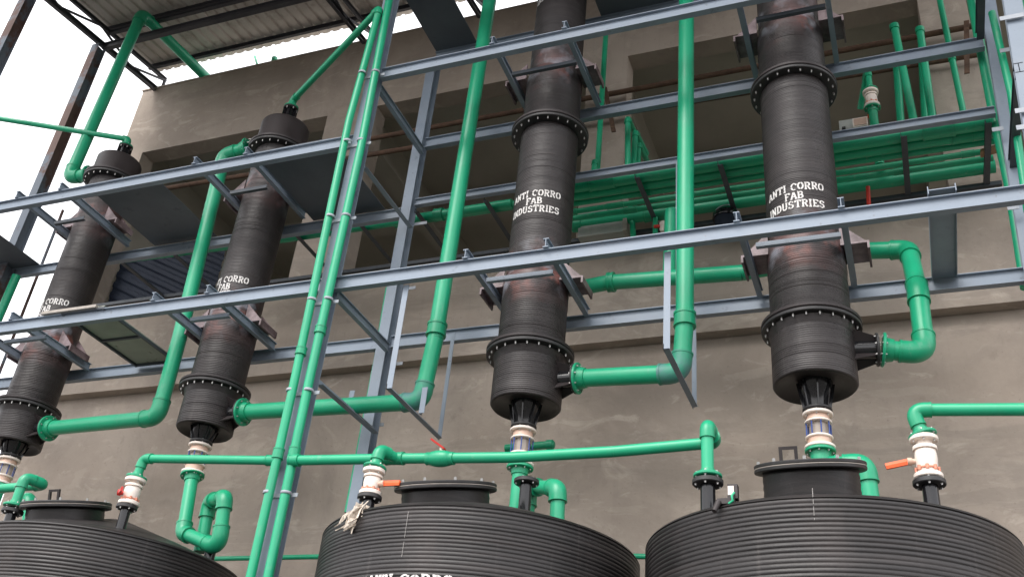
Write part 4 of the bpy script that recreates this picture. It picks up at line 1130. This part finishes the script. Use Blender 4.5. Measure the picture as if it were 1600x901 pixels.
part('body', MB().lathe([(0.03, tv[2]-0.09), (0.045, tv[2]-0.05), (0.045, tv[2]+0.03), (0.03, tv[2]+0.05)], (tv[0], tv[1]), 18), 'cream', t_)
mb = MB(); mb.box((tv[0]-0.10, tv[1]-0.06, tv[2]-0.05), (tv[0]-0.03, tv[1]-0.03, tv[2]-0.02)); part('handle', mb, 'red', t_)
# timber offcut on the rack
wd_ = MB().extrude([(-0.05, -0.02), (0.05, -0.02), (0.05, 0.02), (-0.05, 0.02)], (1.113, 9.313, 8.665), (1.290, 9.313, 8.698), Vector((0, 1, 0)), Vector((0, 0, 1)))
tag(obj('timber_offcut', wd_, 'wood'), 'short brown timber offcut lying under the right end of the pipe rack', 'timber')

# cable device strapped on the right tank's rim
dv = (-1.180, 6.780, 4.062)
dz_ = 3.985
ds = thing('level_switch', 'small black clamp-on device with a green cable on the rim of the right tank', 'sensor', (dv[0], dv[1], dz_))
X0, Y0 = dv[0], dv[1]
mb = MB(); mb.box((X0-0.07, Y0-0.05, dz_-0.005), (X0+0.05, Y0+0.07, dz_+0.035)); part('bracket', mb, 'smooth_black', ds)
mb = MB(); mb.box((X0+0.0, Y0-0.035, dz_+0.036), (X0+0.07, Y0+0.03, dz_+0.14)); part('case', mb, 'smooth_black', ds)
mb = MB(); mb.box((X0+0.004, Y0-0.040, dz_+0.06), (X0+0.045, Y0-0.0355, dz_+0.125)); part('label_plate', mb, 'cream', ds)
part('plug', MB().tube((X0-0.06, Y0-0.05, dz_+0.01), (X0-0.085, Y0-0.085, dz_-0.07), 0.022, 0.018, seg=14), 'smooth_black', ds)
part('cable', MB().sweep([(X0+0.05, Y0-0.05, dz_+0.07), (X0+0.035, Y0-0.065, dz_+0.045), (X0+0.04, Y0-0.06, dz_+0.01), (X0+0.01, Y0-0.055, dz_-0.01)], 0.009, seg=8), 'green', ds)

# rag tied under the valve on the middle tank
rg = MB()
rnd = random.Random(4)
bx, by, bz = (-4.068, 6.720, 4.076)
for k in range(15):
    w0 = rnd.uniform(0.010, 0.024)
    pos = Vector((bx+rnd.uniform(-0.03, 0.05), by+rnd.uniform(-0.03, 0.03), bz+rnd.uniform(-0.02, 0.03)))
    d_ = Vector((rnd.uniform(-0.62, -0.15), rnd.uniform(-0.25, 0.15), rnd.uniform(-0.9, -0.45))).normalized()
    L_ = rnd.uniform(0.14, 0.27)
    pts = []
    for j in range(7):
        t = j/6
        pts.append(pos+d_*L_*t+Vector((0.014*math.sin(9*t+k), 0.012*math.cos(7*t+k*2), 0.010*math.sin(5*t+k))))
    side = Vector((math.cos(k*1.3), math.sin(k*1.3)*0.6, 0.35)).normalized()
    vs2 = []
    for j, p_ in enumerate(pts):
        w_ = w0*(0.7+0.6*math.sin(j*1.4+k)**2)*(0.35 if j == 6 else 1)
        up_ = d_.cross(side).normalized()*0.006
        vs2 += [p_-side*w_, p_+up_, p_+side*w_, p_-up_]
    fs = []
    for j in range(6):
        for e in range(4): fs.append((j*4+e, j*4+(e+1) % 4, (j+1)*4+(e+1) % 4, (j+1)*4+e))
    rg.add(vs2, fs+[(3, 2, 1, 0), (24, 25, 26, 27)])
tag(obj('rag', rg, 'rag'), 'torn dirty cream rag hanging off the valve nozzle over the rim of the middle tank', 'rag')
